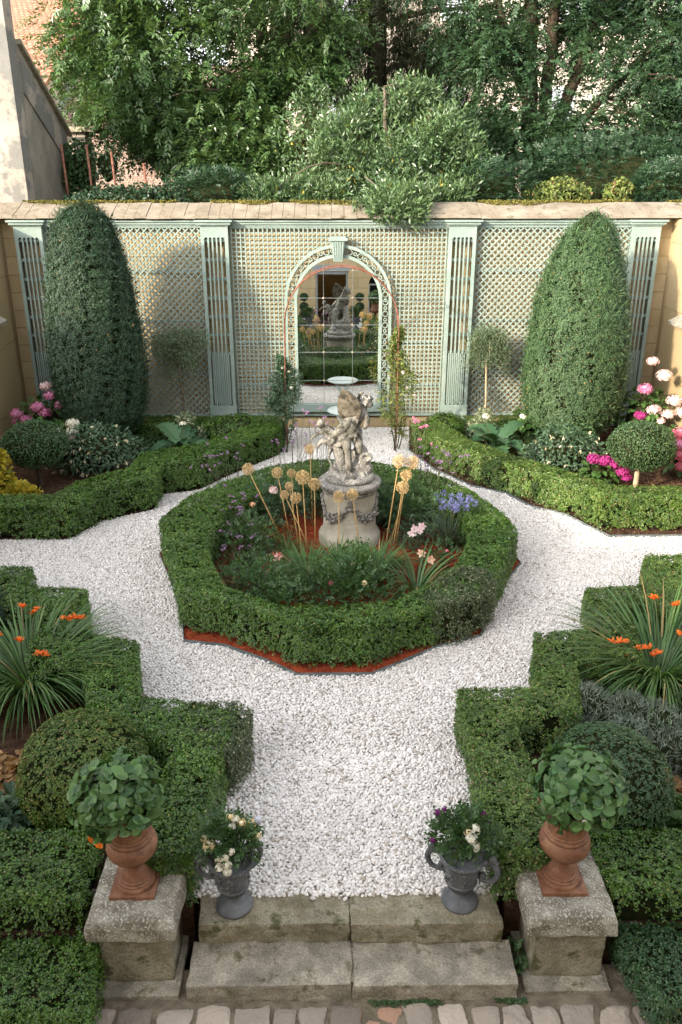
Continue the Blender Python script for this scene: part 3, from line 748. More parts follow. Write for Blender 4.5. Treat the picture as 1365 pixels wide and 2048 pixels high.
# ================================================================== STEPS, PEDESTALS, COBBLES
def slab(label, x0, x1, y0, y1, z0, z1, seed, mat):
    r = rough_block(x0, x1, y0, y1, z0, z1, .020, .014, seed, 18)
    o = bm_part('stone_step', [r], M[mat], None); tag(o, label, 'stone step', 'stone steps to the terrace')
slab('upper step slab of worn stone under the lead urn with cream roses', -1.08, .135, 4.86, 5.22, -.205, .0, 1, 'stone_moss')
slab('upper step slab of worn stone under the lead urn with purple petunias', .145, 1.36, 4.84, 5.21, -.205, .002, 2, 'stone_moss')
slab('lower step slab of worn stone nearer the planted terracotta urn with an orange leaf', -1.12, .145, 4.475, 4.88, -.42, -.20, 3, 'stone')
slab('lower step slab of worn stone nearer the terracotta urn with tiny white flowers', .16, 1.43, 4.465, 4.88, -.42, -.205, 4, 'stone')

mb = MB(); mb.box(-1.02, 1.30, 4.90, 5.19, -.41, -.022); mb.box(-1.05, 1.36, 4.52, 4.90, -.41, -.225)
structure(mb.build('step_foundation', M['stone']))

def pedestal(label, x0, x1, tip, seed):
    r = thing('stone_pedestal', label, 'pedestal', ((x0 + x1) / 2, 4.95, -.4), 'stone pedestals beside the steps')
    sk = lambda v: None
    bm_part('plinth', [rough_block(x0 + .00, x1 + .0, 4.50, 5.32, -.45, -.33, .014, .012, seed, 12)], M['stone'], r)
    bm_part('shaft', [rough_block(x0 + .07, x1 - .05, 4.63, 5.28, -.34, .165, .012, .014, seed + 1, 14)], M['stone_moss'], r)
    def tp(v):
        k = min(1., max(0., (v.co.z - .28) / .05)) * .06; v.co.x += ((x0 + x1) / 2 - v.co.x) * k; v.co.y += (4.97 - v.co.y) * k
    bm_part('cap', [rough_block(x0 - .01, x1 + .01, 4.57, 5.36, .155, .335, .012, .013, seed + 2, 16, tp)], M['stone_lichen'], r)
pedestal('grey lichened stone pedestal under the terracotta urn with an orange leaf', -1.86, -1.19, 0, 11)
pedestal('grey lichened stone pedestal under the terracotta urn with tiny white flowers', 1.49, 2.16, 0, 21)

mb = MB(); bms = []
x = -2.05; row = 0
for y0, y1, off in ((4.20, 4.425, 0.), (3.90, 4.16, .17), (3.60, 3.86, .05)):
    x = -2.2 + off
    while x < 3.3:
        w = rng.uniform(.20, .33)
        sk = rng.uniform(-.22, .22, 2); ctr = (x + w / 2, (y0 + y1) / 2)
        def skew(v, sk=sk, ctr=ctr):
            dx, dy = v.co.x - ctr[0], v.co.y - ctr[1]; v.co.x += dy * sk[0] + dx * dy * sk[1] * 4; v.co.y += dx * sk[1] * .5
        b = rough_block(x, x + w - rng.uniform(.02, .045), y0 + rng.uniform(-.02, .02), y1 + rng.uniform(-.03, .01), -.50, -.348 + rng.uniform(-.014, .012), .028, .032, int(x * 97) % 91, 6, skew)
        bms.append(b); x += w
structure(bm_part('cobble_paving', bms, M['cobble'], None))
Pw = np.c_[rng.uniform(-1.1, 1.5, 900), rng.normal(4.445, .018, 900), np.full(900, -.355)]
k = wob(Pw[:, :2], 5., 4) > .05; mb = MB(); cards(mb, Pw[k], np.tile([0, 0, 1.], (k.sum(), 1)), .03, .022, .6); 
tag(mb.build('weeds', M['shrub']), 'tiny green weeds in the joint below the steps', None, None, 'stuff')

# ================================================================== HEDGES
hedge('box_hedge', 'eight sided ring of green box hedge round the statue', OCT_OUT, .60, 'box', OCT_IN, .02, 6200, .031, .020, 3, .018)
hedge('box_bush', 'darker olive clipped bush bulging from the ring hedge nearest the lily', smooth_poly([(1.12, 9.05), (1.42, 8.93), (1.88, 9.16), (2.16, 9.55), (2.12, 9.98), (1.80, 10.08), (1.38, 9.72)], 2), .63, 'box_olive', None, .02, 6500, .024, .015, 8, .05, top_var=.04, cat='shrub')
FL = [(-7.0, 10.52), (-4.12, 10.32), (-3.99, 9.70), (-3.18, 9.66), (-2.90, 8.50), (-2.24, 8.32), (-2.02, 7.22), (-.92, 6.98), (-1.13, 5.04), (-1.60, 5.04), (-1.46, 6.42), (-2.40, 6.84), (-2.72, 7.78), (-3.42, 7.98), (-3.65, 9.14), (-4.55, 9.2), (-4.66, 9.86), (-7.0, 9.95)]
hedge('box_hedge', 'stepped green box hedge beside the daylilies, ending behind the urn of cream roses', FL, .56, 'box', None, .0, 6800, .030, .019, 5, .02)
hedge('box_bush', 'olive brown box bush bulging over the pebbles at the stepped hedge corner', smooth_poly([(-1.50, 6.45), (-.95, 6.20), (-.78, 6.65), (-.80, 7.02), (-1.05, 7.12), (-1.55, 7.10)], 2), .60, 'box_olive', None, 0., 6500, .024, .015, 12, .05, top_var=.05, cat='shrub')
FR = [(7.0, 10.72), (4.48, 10.60), (4.15, 9.66), (3.31, 9.54), (3.05, 8.50), (2.40, 8.46), (2.15, 7.34), (1.31, 7.30), (1.30, 5.02), (1.84, 5.02), (1.82, 6.80), (2.52, 6.88), (2.74, 7.86), (3.50, 7.98), (3.72, 9.02), (4.62, 9.12), (4.92, 10.06), (7.0, 10.16)]
hedge('box_hedge', 'stepped box hedge with dry tips and three square corners beside the pebble path', FR, .56, 'box_dry', None, .0, 6800, .030, .019, 6, .018, gaps=[(1.72, 6.35, .55, .10), (2.2, 6.85, .42, .12), (2.05, 7.25, .3, .13)])
BL = [(-7.0, 12.42), (-4.28, 12.42), (-3.92, 13.2), (-3.10, 13.76), (-3.12, 14.5), (-2.46, 14.75), (-2.1, 15.4), (-1.05, 16.9), (-.95, 17.4), (-1.30, 17.95), (-1.85, 17.9), (-1.65, 17.2), (-2.62, 15.75), (-3.66, 15.2), (-3.70, 14.3), (-4.42, 13.65), (-4.66, 12.98), (-7.0, 12.98)]
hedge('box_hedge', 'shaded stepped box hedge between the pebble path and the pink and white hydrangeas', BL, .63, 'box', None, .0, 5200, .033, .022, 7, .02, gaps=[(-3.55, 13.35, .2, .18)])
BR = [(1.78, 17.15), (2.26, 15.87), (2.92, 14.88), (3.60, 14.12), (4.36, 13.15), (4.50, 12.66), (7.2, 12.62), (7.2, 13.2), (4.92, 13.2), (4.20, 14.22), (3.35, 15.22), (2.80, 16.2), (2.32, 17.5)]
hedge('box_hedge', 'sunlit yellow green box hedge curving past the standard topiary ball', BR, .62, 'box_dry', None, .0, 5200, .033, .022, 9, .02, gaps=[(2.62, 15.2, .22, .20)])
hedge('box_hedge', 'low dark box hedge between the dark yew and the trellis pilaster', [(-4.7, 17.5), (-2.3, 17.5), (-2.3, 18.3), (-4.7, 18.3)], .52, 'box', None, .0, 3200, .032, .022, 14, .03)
hedge('box_hedge', 'low light green box hedge between the sunlit yew and the trellis pilaster', [(2.95, 17.8), (4.95, 17.8), (4.95, 18.4), (2.95, 18.4)], .46, 'box_dry', None, .0, 3000, .032, .022, 15, .03)
ball_bush('box_ball', 'dark clipped box mound by the foot of the trellis pilaster in shade', (-2.05, 17.6, .33), (.62, .55, .40), 'box', 6000, .032, .022, 16, .05)
ball_bush('box_ball', 'clipped box mound by the foot of the sunlit trellis pilaster', (2.52, 17.6, .30), (.50, .50, .44), 'box', 5500, .032, .022, 17, .05)
ball_bush('box_mound', 'dark low box mound beside the mulch and the big jagged leaves', (-4.05, 17.0, .12), (.50, .42, .30), 'box_dark', 3000, .032, .022, 18, .05)
# near blocks by the pedestals
hedge('box_hedge', 'deep box hedge block behind the pedestal of the orange leaf urn', [(-4.2, 4.76), (-1.93, 4.76), (-1.93, 5.52), (-4.2, 5.52)], .46, 'box', None, -.06, 6500, .026, .017, 19, .02, skirt=.45)
hedge('box_hedge', 'low box hedge on the terrace in front of the orange leaf urn pedestal', [(-4.2, 4.02), (-1.70, 4.02), (-1.80, 4.72), (-4.2, 4.76)], .50, 'box', None, -.42, 7000, .024, .016, 20, .02, skirt=.4)
hedge('box_hedge', 'box hedge block behind the pedestal of the white flowered urn', [(2.20, 4.78), (4.4, 4.76), (4.4, 5.48), (2.10, 5.44)], .46, 'box', None, -.06, 6500, .026, .017, 22, .02, skirt=.45)
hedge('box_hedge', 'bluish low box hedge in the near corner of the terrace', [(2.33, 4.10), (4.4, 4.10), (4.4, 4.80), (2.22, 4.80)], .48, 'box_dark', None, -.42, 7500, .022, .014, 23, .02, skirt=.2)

# domes
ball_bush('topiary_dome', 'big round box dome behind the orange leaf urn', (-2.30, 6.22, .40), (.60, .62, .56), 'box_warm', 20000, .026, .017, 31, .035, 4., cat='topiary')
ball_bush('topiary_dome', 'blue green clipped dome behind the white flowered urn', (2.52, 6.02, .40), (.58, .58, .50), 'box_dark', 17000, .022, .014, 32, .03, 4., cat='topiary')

# yews
def yew(label, c, rmax, zt, mat, seed, lean=0., pts=None):
    r = thing('clipped_yew', label, 'yew tree', (c[0], c[1], 0), 'clipped yew columns before the trellis')
    mb = MB(); mb.tube([(c[0], c[1], -.02), (c[0] + .03, c[1], .4), (c[0], c[1], 1.4)], [.17, .14, .12], 9)
    mb.tube([(c[0] + .12, c[1] - .05, -.02), (c[0] + .2, c[1] - .1, .4), (c[0] + .3, c[1], 1.2)], [.09, .07, .06], 7)
    mb.build('trunk', M['bark_red'], r, True)
    prof = np.array([(.0, .55), (.2, .74), (.55, .90), (1.07, .97), (1.72, 1.), (2.4, .965), (3.14, .88), (3.9, .765), (4.34, .68), (4.66, .57), (4.88, .44), (5.02, .27), (5.1, .04)] if pts is None else pts)
    z0 = .42; zs = z0 + prof[:, 0] / 5.1 * (zt - z0)
    n = 82000
    u = rng.uniform(0, 1, n) ** .92; z = z0 + u * (zt - z0); a = rng.uniform(0, 2 * PI, n)
    rr = np.interp(z, zs, prof[:, 1]) * rmax
    keep = rng.uniform(0, 1, n) < np.clip(rr / rmax + .15, 0, 1); z, a, rr = z[keep], a[keep], rr[keep]
    d3 = np.c_[np.cos(a) * 1.2, np.sin(a) * 1.2, z]
    R = rr * (1 + .03 * wob(d3, 2.4, seed) + .018 * wob(d3, 9., seed + 1)) - rng.uniform(0, 1, len(z)) ** 2 * .10
    P = np.c_[c[0] + np.cos(a) * R + lean * np.clip(z - 3.5, 0, 2) ** 2 * .12, c[1] + np.sin(a) * R, z]
    k = rng.uniform(0, 1, len(P)) < np.clip(.72 + wob(P * np.array([1, 1, 1.3]), 24., seed + 4) * 1.3, .08, 1)
    P, a, z = P[k], a[k], z[k]
    slope = np.interp(z, zs, np.gradient(prof[:, 1] * rmax, zs))
    N = nrm(np.c_[np.cos(a), np.sin(a), -slope])
    mb = MB()
    sel = rng.uniform(0, 1, len(P)) < .42
    Pt = P[sel] + N[sel] * (rng.normal(size=sel.sum()) * .026 + .02 * wob(P[sel], 40., seed + 6))[:, None]
    tufts(mb, Pt, N[sel] + np.array([0, 0, .15]), 7, .042, .015, .030)
    cards(mb, P - N * .05, N, .060, .022, .45, T=N * .7 + np.array([0, 0, .55]), tj=.5, base=.2)
    # loose tips
    m = rng.uniform(0, 1, len(P)) < .05
    cards(mb, P[m] + N[m] * .05, N[m], .11, .02, .3, T=N[m] + np.array([0, 0, .9]), tj=.3, base=0.)
    mb.build('foliage', M[mat], r)
    mb = MB(); mb.lathe(np.c_[np.maximum(prof[:, 1] * rmax - .13, .01), zs], (c[0], c[1], .02), 32)
    mb.build('branches', M['core'], r, True)
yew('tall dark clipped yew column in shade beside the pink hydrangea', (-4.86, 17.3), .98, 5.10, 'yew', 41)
yew('tall clipped yew column lit by the sun beside the pink hydrangeas', (5.20, 17.3), 1.06, 4.88, 'yew_sunlit', 42, .5, [(.0, .55), (.2, .78), (.55, .93), (1.07, .99), (1.72, 1.), (2.4, .955), (3.14, .86), (3.7, .76), (4.2, .64), (4.6, .51), (4.85, .37), (5.02, .20), (5.1, .03)])

# ================================================================== BACK WALL AND TRELLIS
AX = .22
r = thing('garden_wall', 'tan stone back wall with a mossy sloping coping behind the trellis', 'wall', (AX, 19.4, 0))
mb = MB(); mb.box(-7.5, 8.4, 19.2, 19.72, -.3, 4.70); mb.build('masonry', M['ashlar'], r)
mb = MB(); mb.box(-7.5, 8.4, 19.02, 19.2, -.3, .22); mb.build('footing', M['ashlar'], r)
mb = MB()
x = -7.5
while x < 8.4:      # coping slabs, plain tiles to the left of the laurel, long stones beyond
    w = rng.uniform(.23, .29) if x < 1.2 else rng.uniform(1.2, 1.9)
    j = rng.uniform(-.008, .008); x1 = min(x + w - .008, 8.4)
    prof = [(18.86, 4.715 + j), (18.86, 4.765 + j), (19.62, 5.02 + j), (19.78, 5.0 + j), (19.78, 4.74 + j), (19.1, 4.71 + j)]
    P = np.array(prof); n = 6
    V = np.concatenate([np.c_[np.full(n, x), P], np.c_[np.full(n, x1), P]])
    mb.add(V, [(i, n + i, n + (i + 1) % n, (i + 1) % n) for i in range(n)], [tuple(range(n))[::1]], [tuple(range(n, 2 * n))[::-1]])
    x += w
mb.build('coping', M['coping'], r)
n = 16000; xx = rng.uniform(-7.4, 8.3, n); v = rng.uniform(0, 1, n) ** 2
k = (wob(np.c_[xx, v * .5], 3., 51) + .35 > v * 2.0 + np.where(xx > 1.5, .1, 0)) ; xx, v = xx[k], v[k]
yy = 19.66 - v * .5; P = np.c_[xx, yy, 5.035 - v * .165 + rng.uniform(0, .035, len(xx))]
mb = MB(); cards(mb, P, np.tile([0, -.2, 1.], (len(P), 1)), .05, .035, .4); mb.build('moss', M['moss'], r)

YF = 18.93
def pilaster(label, xc, base_z=.30):
    w = .60; x0, x1 = xc - w / 2, xc + w / 2
    r = thing('trellis_pilaster', label, 'pilaster', (xc, 19.05, base_z), 'sage green fluted trellis pilasters')
    zt, zb = 4.56, base_z
    f = MB(); T = .045; y0, y1 = YF - .02, YF - .02 + T
    sw = .075
    f.box(x0, x0 + sw, y0, y1, zb + .27, zt); f.box(x1 - sw, x1, y0, y1, zb + .27, zt)
    # top rail whose lower edge is cut into five round slot heads
    n = 5; pitch = (w - 2 * sw) / n; bw = .034; sr = (pitch - bw) / 2; zc = 4.30
    for i in range(n):
        c = x0 + sw + pitch * (i + .5)
        arc = [(c + (pitch / 2 if a > PI / 2 else -pitch / 2) * 0 + sr * -math.cos(a), zc + sr * math.sin(a)) for a in np.linspace(0, PI, 9)]
        # two mirrored cheeks over the slot head
        left = [(c - pitch / 2, zc), (c - sr, zc)] + [p for p in arc[1:5]] + [(c, zt), (c - pitch / 2, zt)]
        right = [(c + pitch / 2, zt), (c, zt)] + [p for p in arc[4:8]] + [(c + sr, zc), (c + pitch / 2, zc)]
        f.extr(left[::-1], y0, y1); f.extr(right[::-1], y0, y1)
    f.build('fluted_front', M['trellis'], r)
    def one(nm, *b): s = MB(); s.box(*b); s.build(nm, M['trellis'], r)
    for i in range(1, n):
        c = x0 + sw + pitch * i; one('flute_bar', c - bw / 2, c + bw / 2, y0 + .004, y1 - .004, zb + .27, zc)
    for i in range(n):
        c = x0 + sw + pitch * (i + .5); one('flute_filling', c - .016, c + .016, y0 + .012, y1 - .008, zb + .29, 1.78)
    for z in np.arange(1.80, 4.3, .41): one('cross_rail', x0 + .02, x1 - .02, y1 + .01, y1 + .04, z - .03, z + .03)
    for xa in (x0 + .002, x1 - .022): one('side_board', xa, xa + .02, y1 + .002, 19.19, zb + .27, zt - .002)
    b = MB(); b.box(x0 - .012, x1 + .012, y0 - .012, 19.19, zb + .03, zb + .27); b.box(x0 - .03, x1 + .03, y0 - .03, 19.19, zb, zb + .03); b.box(x0 - .02, x1 + .02, y0 - .02, 19.19, zb - .25, zb)
    b.build('base', M['trellis'], r)
    c = MB()
    for d, za, zz in ((.03, zt, zt + .03), (.07, zt + .03, zt + .085), (.11, zt + .085, zt + .125)): c.box(x0 - d, x1 + d, y0 - d, YF + .10, za, zz)
    c.build('capital', M['trellis'], r)
pilaster('fluted green pilaster at the wall end by the dark yew', -6.53)
pilaster('fluted green pilaster between the shaded diagonal lattice and the mirror lattice', -2.50)
pilaster('fluted green pilaster between the mirror lattice and the sunlit diagonal lattice', 2.93)
pilaster('fluted green pilaster at the wall end by the sunlit yew', 6.97)

c = thing('trellis_cornice', 'long sage green moulded cornice along the top of the trellis', 'cornice', (AX, 19.05, 4.56))
mb = MB()
for xa, xb in ((-6.22, -2.81), (-2.19, 2.62), (3.24, 6.66)):
    for d, za, zz in ((.02, 4.56, 4.59), (.05, 4.59, 4.64), (.085, 4.64, 4.683)): mb.box(xa, xb, YF + .10 - d, 19.19, za, zz)
mb.build('moulding', M['trellis'], c)
mb = MB()
for xa, xb in ((-6.83, -2.2), (-2.18, 7.26)): mb.box(xa + .01, xb, 18.97 + .06, 19.185, 4.52, 4.558)
mb.build('back_batten', M['trellis'], c)

def lattice_diag(label, x0, x1, z0=.33, z1=4.52):
    r = thing('lattice_panel', label, 'trellis panel', ((x0 + x1) / 2, 19.1, z0), 'green lattice panels of the trellis')
    w, h, p = x1 - x0, z1 - z0, .150
    for sgn, yy, nm in ((1, 19.050, 'rising_slat_layer'), (-1, 19.064, 'falling_slat_layer')):
        mb = MB(); c = -h
        while c < w + h:
            # line x = c + s, z = s (or h - s)
            a = max(0, -c); b = min(h, w - c)
            if b - a > .04:
                pa = (x0 + c + a, yy, z0 + (a if sgn > 0 else h - a)); pb = (x0 + c + b, yy, z0 + (b if sgn > 0 else h - b))
                mb.bar(pa, pb, .029, .011)
            c += p
        mb.build(nm, M['trellis'], r)
    def one(*b): s = MB(); s.box(*b); s.build('frame_rail', M['trellis'], r)
    one(x0, x1, 19.03, 19.075, z0 - .05, z0); one(x0, x1, 19.075, 19.12, z1 - .001, z1 + .03)
    for z in (1.3, 2.5, 3.6): one(x0, x1, 19.075, 19.10, z, z + .03)
lattice_diag('diagonal green lattice panel behind the dark yew', -6.22, -2.82)
lattice_diag('diagonal green lattice panel behind the sunlit yew', 3.24, 6.66)

MX, MZS, MRI, MRO, MZ0 = .20, 2.97, .955, 1.185, .58    # mirror centre, spring height, radii, sill
r = thing('lattice_panel', 'square green lattice panel round the arched mirror', 'trellis panel', (AX, 19.1, .33), 'green lattice panels of the trellis')
x0, x1, z0, z1, p = -2.19, 2.62, .33, 4.52, .0985
cutR = MRO - .03
mb = MB()
x = x0 + .05
while x < x1:
    d = abs(x - MX)
    if d < cutR:
        zt = MZS + math.sqrt(cutR ** 2 - d ** 2)
        if zt < z1: mb.box(x - .0135, x + .0135, 19.046, 19.057, zt, z1)
        mb.box(x - .0135, x + .0135, 19.046, 19.057, z0, .44)
    else: mb.box(x - .0135, x + .0135, 19.046, 19.057, z0, z1)
    x += p
mb.build('upright_slat_layer', M['trellis'], r)
mb = MB(); z = z0 + .04
while z < z1:
    d = cutR if z < MZS else (math.sqrt(max(cutR ** 2 - (z - MZS) ** 2, 0)))
    if z < .44: d = 0
    if d > 0.02:
        mb.box(x0, MX - d, 19.059, 19.070, z - .0135, z + .0135); mb.box(MX + d, x1, 19.059, 19.070, z - .0135, z + .0135)
    else: mb.box(x0, x1, 19.059, 19.070, z - .0135, z + .0135)
    z += p
mb.build('level_slat_layer', M['trellis'], r)
def one(*b): s = MB(); s.box(*b); s.build('frame_rail', M['trellis'], r)
one(x0, x1, 19.03, 19.075, z0 - .05, z0)
for z in (1.0, 2.0, 3.0): one(x0, MX - cutR, 19.072, 19.09, z, z + .03); one(MX + cutR, x1, 19.072, 19.09, z, z + .03)

# the arched mirror
r = thing('arched_mirror', 'tall arched garden mirror in a pierced green frame with a keystone', 'mirror', (MX, 19.0, .42))
def arch_path(R, z0, n=28):
    return [(MX - R, z0)] + [(MX - R * math.cos(a), MZS + R * math.sin(a)) for a in np.linspace(0, PI, n)] + [(MX + R, z0)]
g = arch_path(MRI, MZ0, 40)
mb = MB(); mb.extr(g[::-1], 19.0, 19.012); mb.build('glass', M['mirror'], r)
def band(Ra, Rb, za, ya, yb, name):
    a = arch_path(Ra, za, 40); b = arch_path(Rb, za, 40); n = len(a)
    V = np.concatenate([np.c_[[q[0] for q in s], np.full(n, y), [q[1] for q in s]] for y in (ya, yb) for s in (a, b)])
    i = np.arange(n - 1)
    F = np.concatenate([np.stack(q, -1) for q in ((i, i + 1, n + i + 1, n + i), (2 * n + i + 1, 2 * n + i, 3 * n + i, 3 * n + i + 1), (i + 1, i, 2 * n + i, 2 * n + i + 1), (n + i, n + i + 1, 3 * n + i + 1, 3 * n + i))])
    mb = MB(); mb.add(V, F, [(0, n, 3 * n, 2 * n), (n - 1, 3 * n - 1, 4 * n - 1, 2 * n - 1)]); return mb.build(name, M['trellis'], r)
band(MRI - .03, MRI + .04, MZ0, 18.955, 19.02, 'inner_moulding')
band(MRO - .045, MRO + .02, MZ0 - .14, 18.93, 19.03, 'outer_moulding')
mb = MB()
Rm = (MRI + .04 + MRO - .045) / 2; rr = (MRO - MRI - .085) / 2
path = []
z = MZ0 + .06
while z < MZS: path.append((MX - Rm, z)); z += rr * 1.75
na = int(PI * Rm / (rr * 1.75))
path += [(MX - Rm * math.cos(a), MZS + Rm * math.sin(a)) for a in np.linspace(0, PI, na + 1)]
path += [(2 * MX - q[0], q[1]) for q in path if q[1] < MZS][::-1]
for i, (px, pz) in enumerate(path):
    R1 = rr * (.98 if i % 2 == 0 else .62); a = np.linspace(0, 2 * PI, 14, endpoint=False)
    mb.tube(np.c_[px + (R1 - .012) * np.cos(a), np.full(14, 18.975), pz + (R1 - .012) * np.sin(a)], .013, 5, False, closed=True)
mb.build('ring_band', M['trellis'], r)
mb = MB(); mb.box(MX - MRO - .04, MX + MRO + .04, 18.92, 19.03, MZ0 - .17, MZ0 - .002); mb.build('sill', M['trellis'], r)
mb = MB()
kz0, kz1 = MZS + MRI - .10, MZS + MRO + .10
mb.extr([(MX - .10, kz0), (MX + .10, kz0), (MX + .15, kz1), (MX - .15, kz1)][::1], 18.86, 19.04)
for k in range(-2, 3): mb.bar((MX + k * .042, 18.852, kz0 + .03), (MX + k * .056, 18.852, kz1 - .02), .016, .02)
mb.box(MX - .21, MX + .21, 18.82, 19.04, kz1, kz1 + .06); mb.box(MX - .17, MX + .17, 18.84, 19.04, kz1 + .06, kz1 + .09)
mb.build('keystone', M['trellis'], r)
mb = MB()
for z in (1.14, 1.80, 2.42, 3.02, 3.62):
    d = MRI - .03 if z < MZS else math.sqrt(max((MRI - .03) ** 2 - (z - MZS) ** 2, .01))
    mb.box(MX - d, MX + d, 18.990, 18.999, z - .005, z + .005)
for xx in (MX - .33, MX + .33):
    mb.box(xx - .004, xx + .004, 18.991, 18.9985, MZ0, MZS + math.sqrt((MRI - .03) ** 2 - .33 ** 2))
mb.build('glazing_joint', M['steel'], r)
for xx in (MX - .33, MX + .33):
    for z in (1.14, 1.80, 2.42, 3.02, 3.62):
        mb = MB(); mb.ball((xx, 18.985, z), (.028, .010, .028), 8, 5); mb.build('glass_rosette', M['coping'], r, True)

# rose arch in front of the mirror
r = thing('rose_arch', 'slim rusty iron rose arch standing before the mirror', 'arch', (.25, 17.2, 0))
for yy in (17.05, 17.38):
    pts = [(-.93, yy, 0), (-.93, yy, 1.4), (-.925, yy, 2.72)] + [(.25 - 1.175 * math.cos(a), yy, 2.72 + 1.165 * math.sin(a)) for a in np.linspace(.08, PI - .08, 26)] + [(1.425, yy, 2.72), (1.43, yy, 1.4), (1.43, yy, 0)]
    mb = MB(); mb.tube(pts, .013, 7); mb.build('hoop', M['rust'], r, True)
for a in (.35, .8, 1.57, 2.34, 2.8):
    q = (.25 - 1.175 * math.cos(a), 2.72 + 1.165 * math.sin(a)); mb = MB(); mb.tube([(q[0], 17.05, q[1]), (q[0], 17.38, q[1])], .007, 6); mb.build('rung', M['rust'], r, True)
for xx in (-.93, 1.43):
    for z in (.5, 1.1, 1.7, 2.3): mb = MB(); mb.tube([(xx, 17.05, z), (xx, 17.38, z)], .006, 6); mb.build('rung', M['rust'], r, True)

def climber(label, x, zt, mat, n, seed, fl, nfl):
    r = thing('climbing_rose', label, 'climbing rose', (x, 17.2, 0), 'climbing roses on the iron arch')
    mb = MB()
    for k in range(4):
        a = (x + rng.normal() * .05, 17.2 + rng.normal() * .1, 0.); stem_tube(mb, a, (x + rng.normal() * .12, 17.2 + rng.normal() * .1, zt * rng.uniform(.6, 1.)), .014, .006, .06, 6)
    mb.build('stems', M['stem'], r, True)
    z = rng.uniform(.35, zt, n); wd = np.interp(z, [.3, .7, 1.2, 1.7, zt - .4, zt], [.10, .28, .38, .34, .16, .05])
    a = rng.uniform(0, 2 * PI, n); q = rng.uniform(0, 1, n) ** .6
    P = np.c_[x + np.cos(a) * wd * q + .08 * np.sin(z * 5), 17.2 + np.sin(a) * wd * q, z]
    k = rng.uniform(0, 1, n) < np.clip(.5 + wob(P, 7., seed), .1, 1); P = P[k]
    mb = MB(); pinnate(mb, P, rng.normal(size=P.shape) + [0, 0, .3], .13, 2, .055, .032, .3)
    mb.build('foliage', M[mat], r)
    for k in range(nfl):
        i = rng.integers(len(P)); mb = MB(); q = P[i] + np.array([0, -.12, .02]); flower_dome(mb, q, .03, 26, .035, up=(0, -.7, .6)); mb.build('flower', M[fl], r)
climber('climbing rose with tiny white blooms on the shaded foot of the arch', -.98, 2.05, 'shrub_blue', 1700, 61, 'white', 6)
climber('climbing rose in yellow green leaf on the sunlit foot of the arch', 1.44, 2.6, 'yelgreen', 1600, 62, 'palepink', 3)

# bistro table by the mirror
r = thing('bistro_table', 'small round pale grey metal table by the mirror', 'table', (.33, 17.55, 0))
mb = MB(); mb.lathe([(.001, .795), (.37, .795), (.385, .80), (.385, .82), (.375, .825), (.001, .825)], (.33, 17.55, 0), 40); mb.build('tabletop', M['tablemetal'], r, auto=40)
for s1 in (-1, 1):
    for s2 in (-1, 1):
        mb = MB(); mb.tube([(.33 + s1 * .24, 17.55 + s2 * .22, 0), (.33 - s1 * .2, 17.55 + s2 * .2, .795)], .016, 6); mb.build('leg', M['tablemetal'], r, True)

# side walls
def side_wall(label, X, s, lowtop, mat='ashlar_side'):
    r = thing('garden_side_wall', label, 'wall', (X + s * .25, 12, 0), 'stone walls along the garden sides')
    mb = MB(); mb.box(min(X, X + s * .5), max(X, X + s * .5), 4.0, 18.05, -.7, lowtop); mb.build('masonry', M[mat], r)
    mb = MB(); mb.box(min(X - s * .05, X + s * .5), max(X - s * .05, X + s * .5), 4.0, 18.12, -.7, .38); mb.build('footing', M['stone'], r)
    xa, xb = X - s * .10, X + s * .6
    P = np.array([(xa, lowtop), (xa, lowtop + .06), (xb, lowtop + .42), (xb, lowtop)])
    mb = MB(); mb.extr([tuple(q) for q in (P if s < 0 else P[::-1])], 4.0, 18.15); mb.build('coping', M['stone_lichen'], r)
    mb = MB(); mb.box(min(X + s * .13, X + s * .8), max(X + s * .13, X + s * .8), 18.05, 19.19, -.7, 4.69); mb.build('corner_pier', M[mat], r)
side_wall('tan stone side wall behind the dark yew and pink hydrangea', -7.05, -1, 2.62)
side_wall('tan stone side wall catching the sun by the pink hydrangeas', 7.50, 1, 2.58)

# ================================================================== STATUE
PX, PY = .31, 12.35
r = thing('statue_pedestal', 'round stone pedestal with carved garlands in the middle of the ring hedge', 'pedestal', (PX, PY, 0))
mb = MB(); mb.lathe([(.01, -.02), (.50, -.02), (.505, .15), (.485, .20), (.445, .25), (.425, .31), (.425, .40), (.412, .44), (.01, .44)], (PX, PY, 0), 56); mb.build('base', M['drum'], r, auto=35)
mb = MB(); mb.lathe([(.01, .435), (.405, .435), (.41, .60), (.415, .84), (.425, .90), (.01, .90)], (PX, PY, 0), 56); mb.build('drum', M['drum'], r, auto=35)
mb = MB(); mb.lathe([(.01, .89), (.43, .89), (.44, .92), (.425, .94), (.45, .96), (.49, .985), (.505, 1.01), (.505, 1.05), (.49, 1.07), (.44, 1.085), (.01, 1.09)], (PX, PY, 0), 56); mb.build('cap', M['statue_lichen'], r, auto=35)
for k in range(4):
    mb = MB(); a0 = -PI / 2 + (k - .0) * PI / 2
    for u in np.linspace(0, 1, 30):
        a = a0 + u * PI / 2; zz = .80 - .27 * math.sin(u * PI) ** .8; wd = .035 + .035 * math.sin(u * PI)
        for j in range(6):
            q = rng.normal(size=3) * wd * np.array([.3, .5, .5])
            R = .42 + abs(q[0]); mb.ball((PX + R * math.cos(a + q[1] * 1.5), PY + R * math.sin(a + q[1] * 1.5), zz + q[2]), rng.uniform(.014, .026), 6, 4)
    mb.build('garland', M['statue_lichen'], r, True)
for k in range(4):
    a = -PI / 2 + k * PI / 2; mb = MB(); mb.ball((PX + .43 * math.cos(a), PY + .43 * math.sin(a), .80), .045, 8, 6); mb.ball((PX + .435 * math.cos(a), PY + .435 * math.sin(a), .72), .03, 8, 6); mb.build('rosette', M['statue_lichen'], r, True)

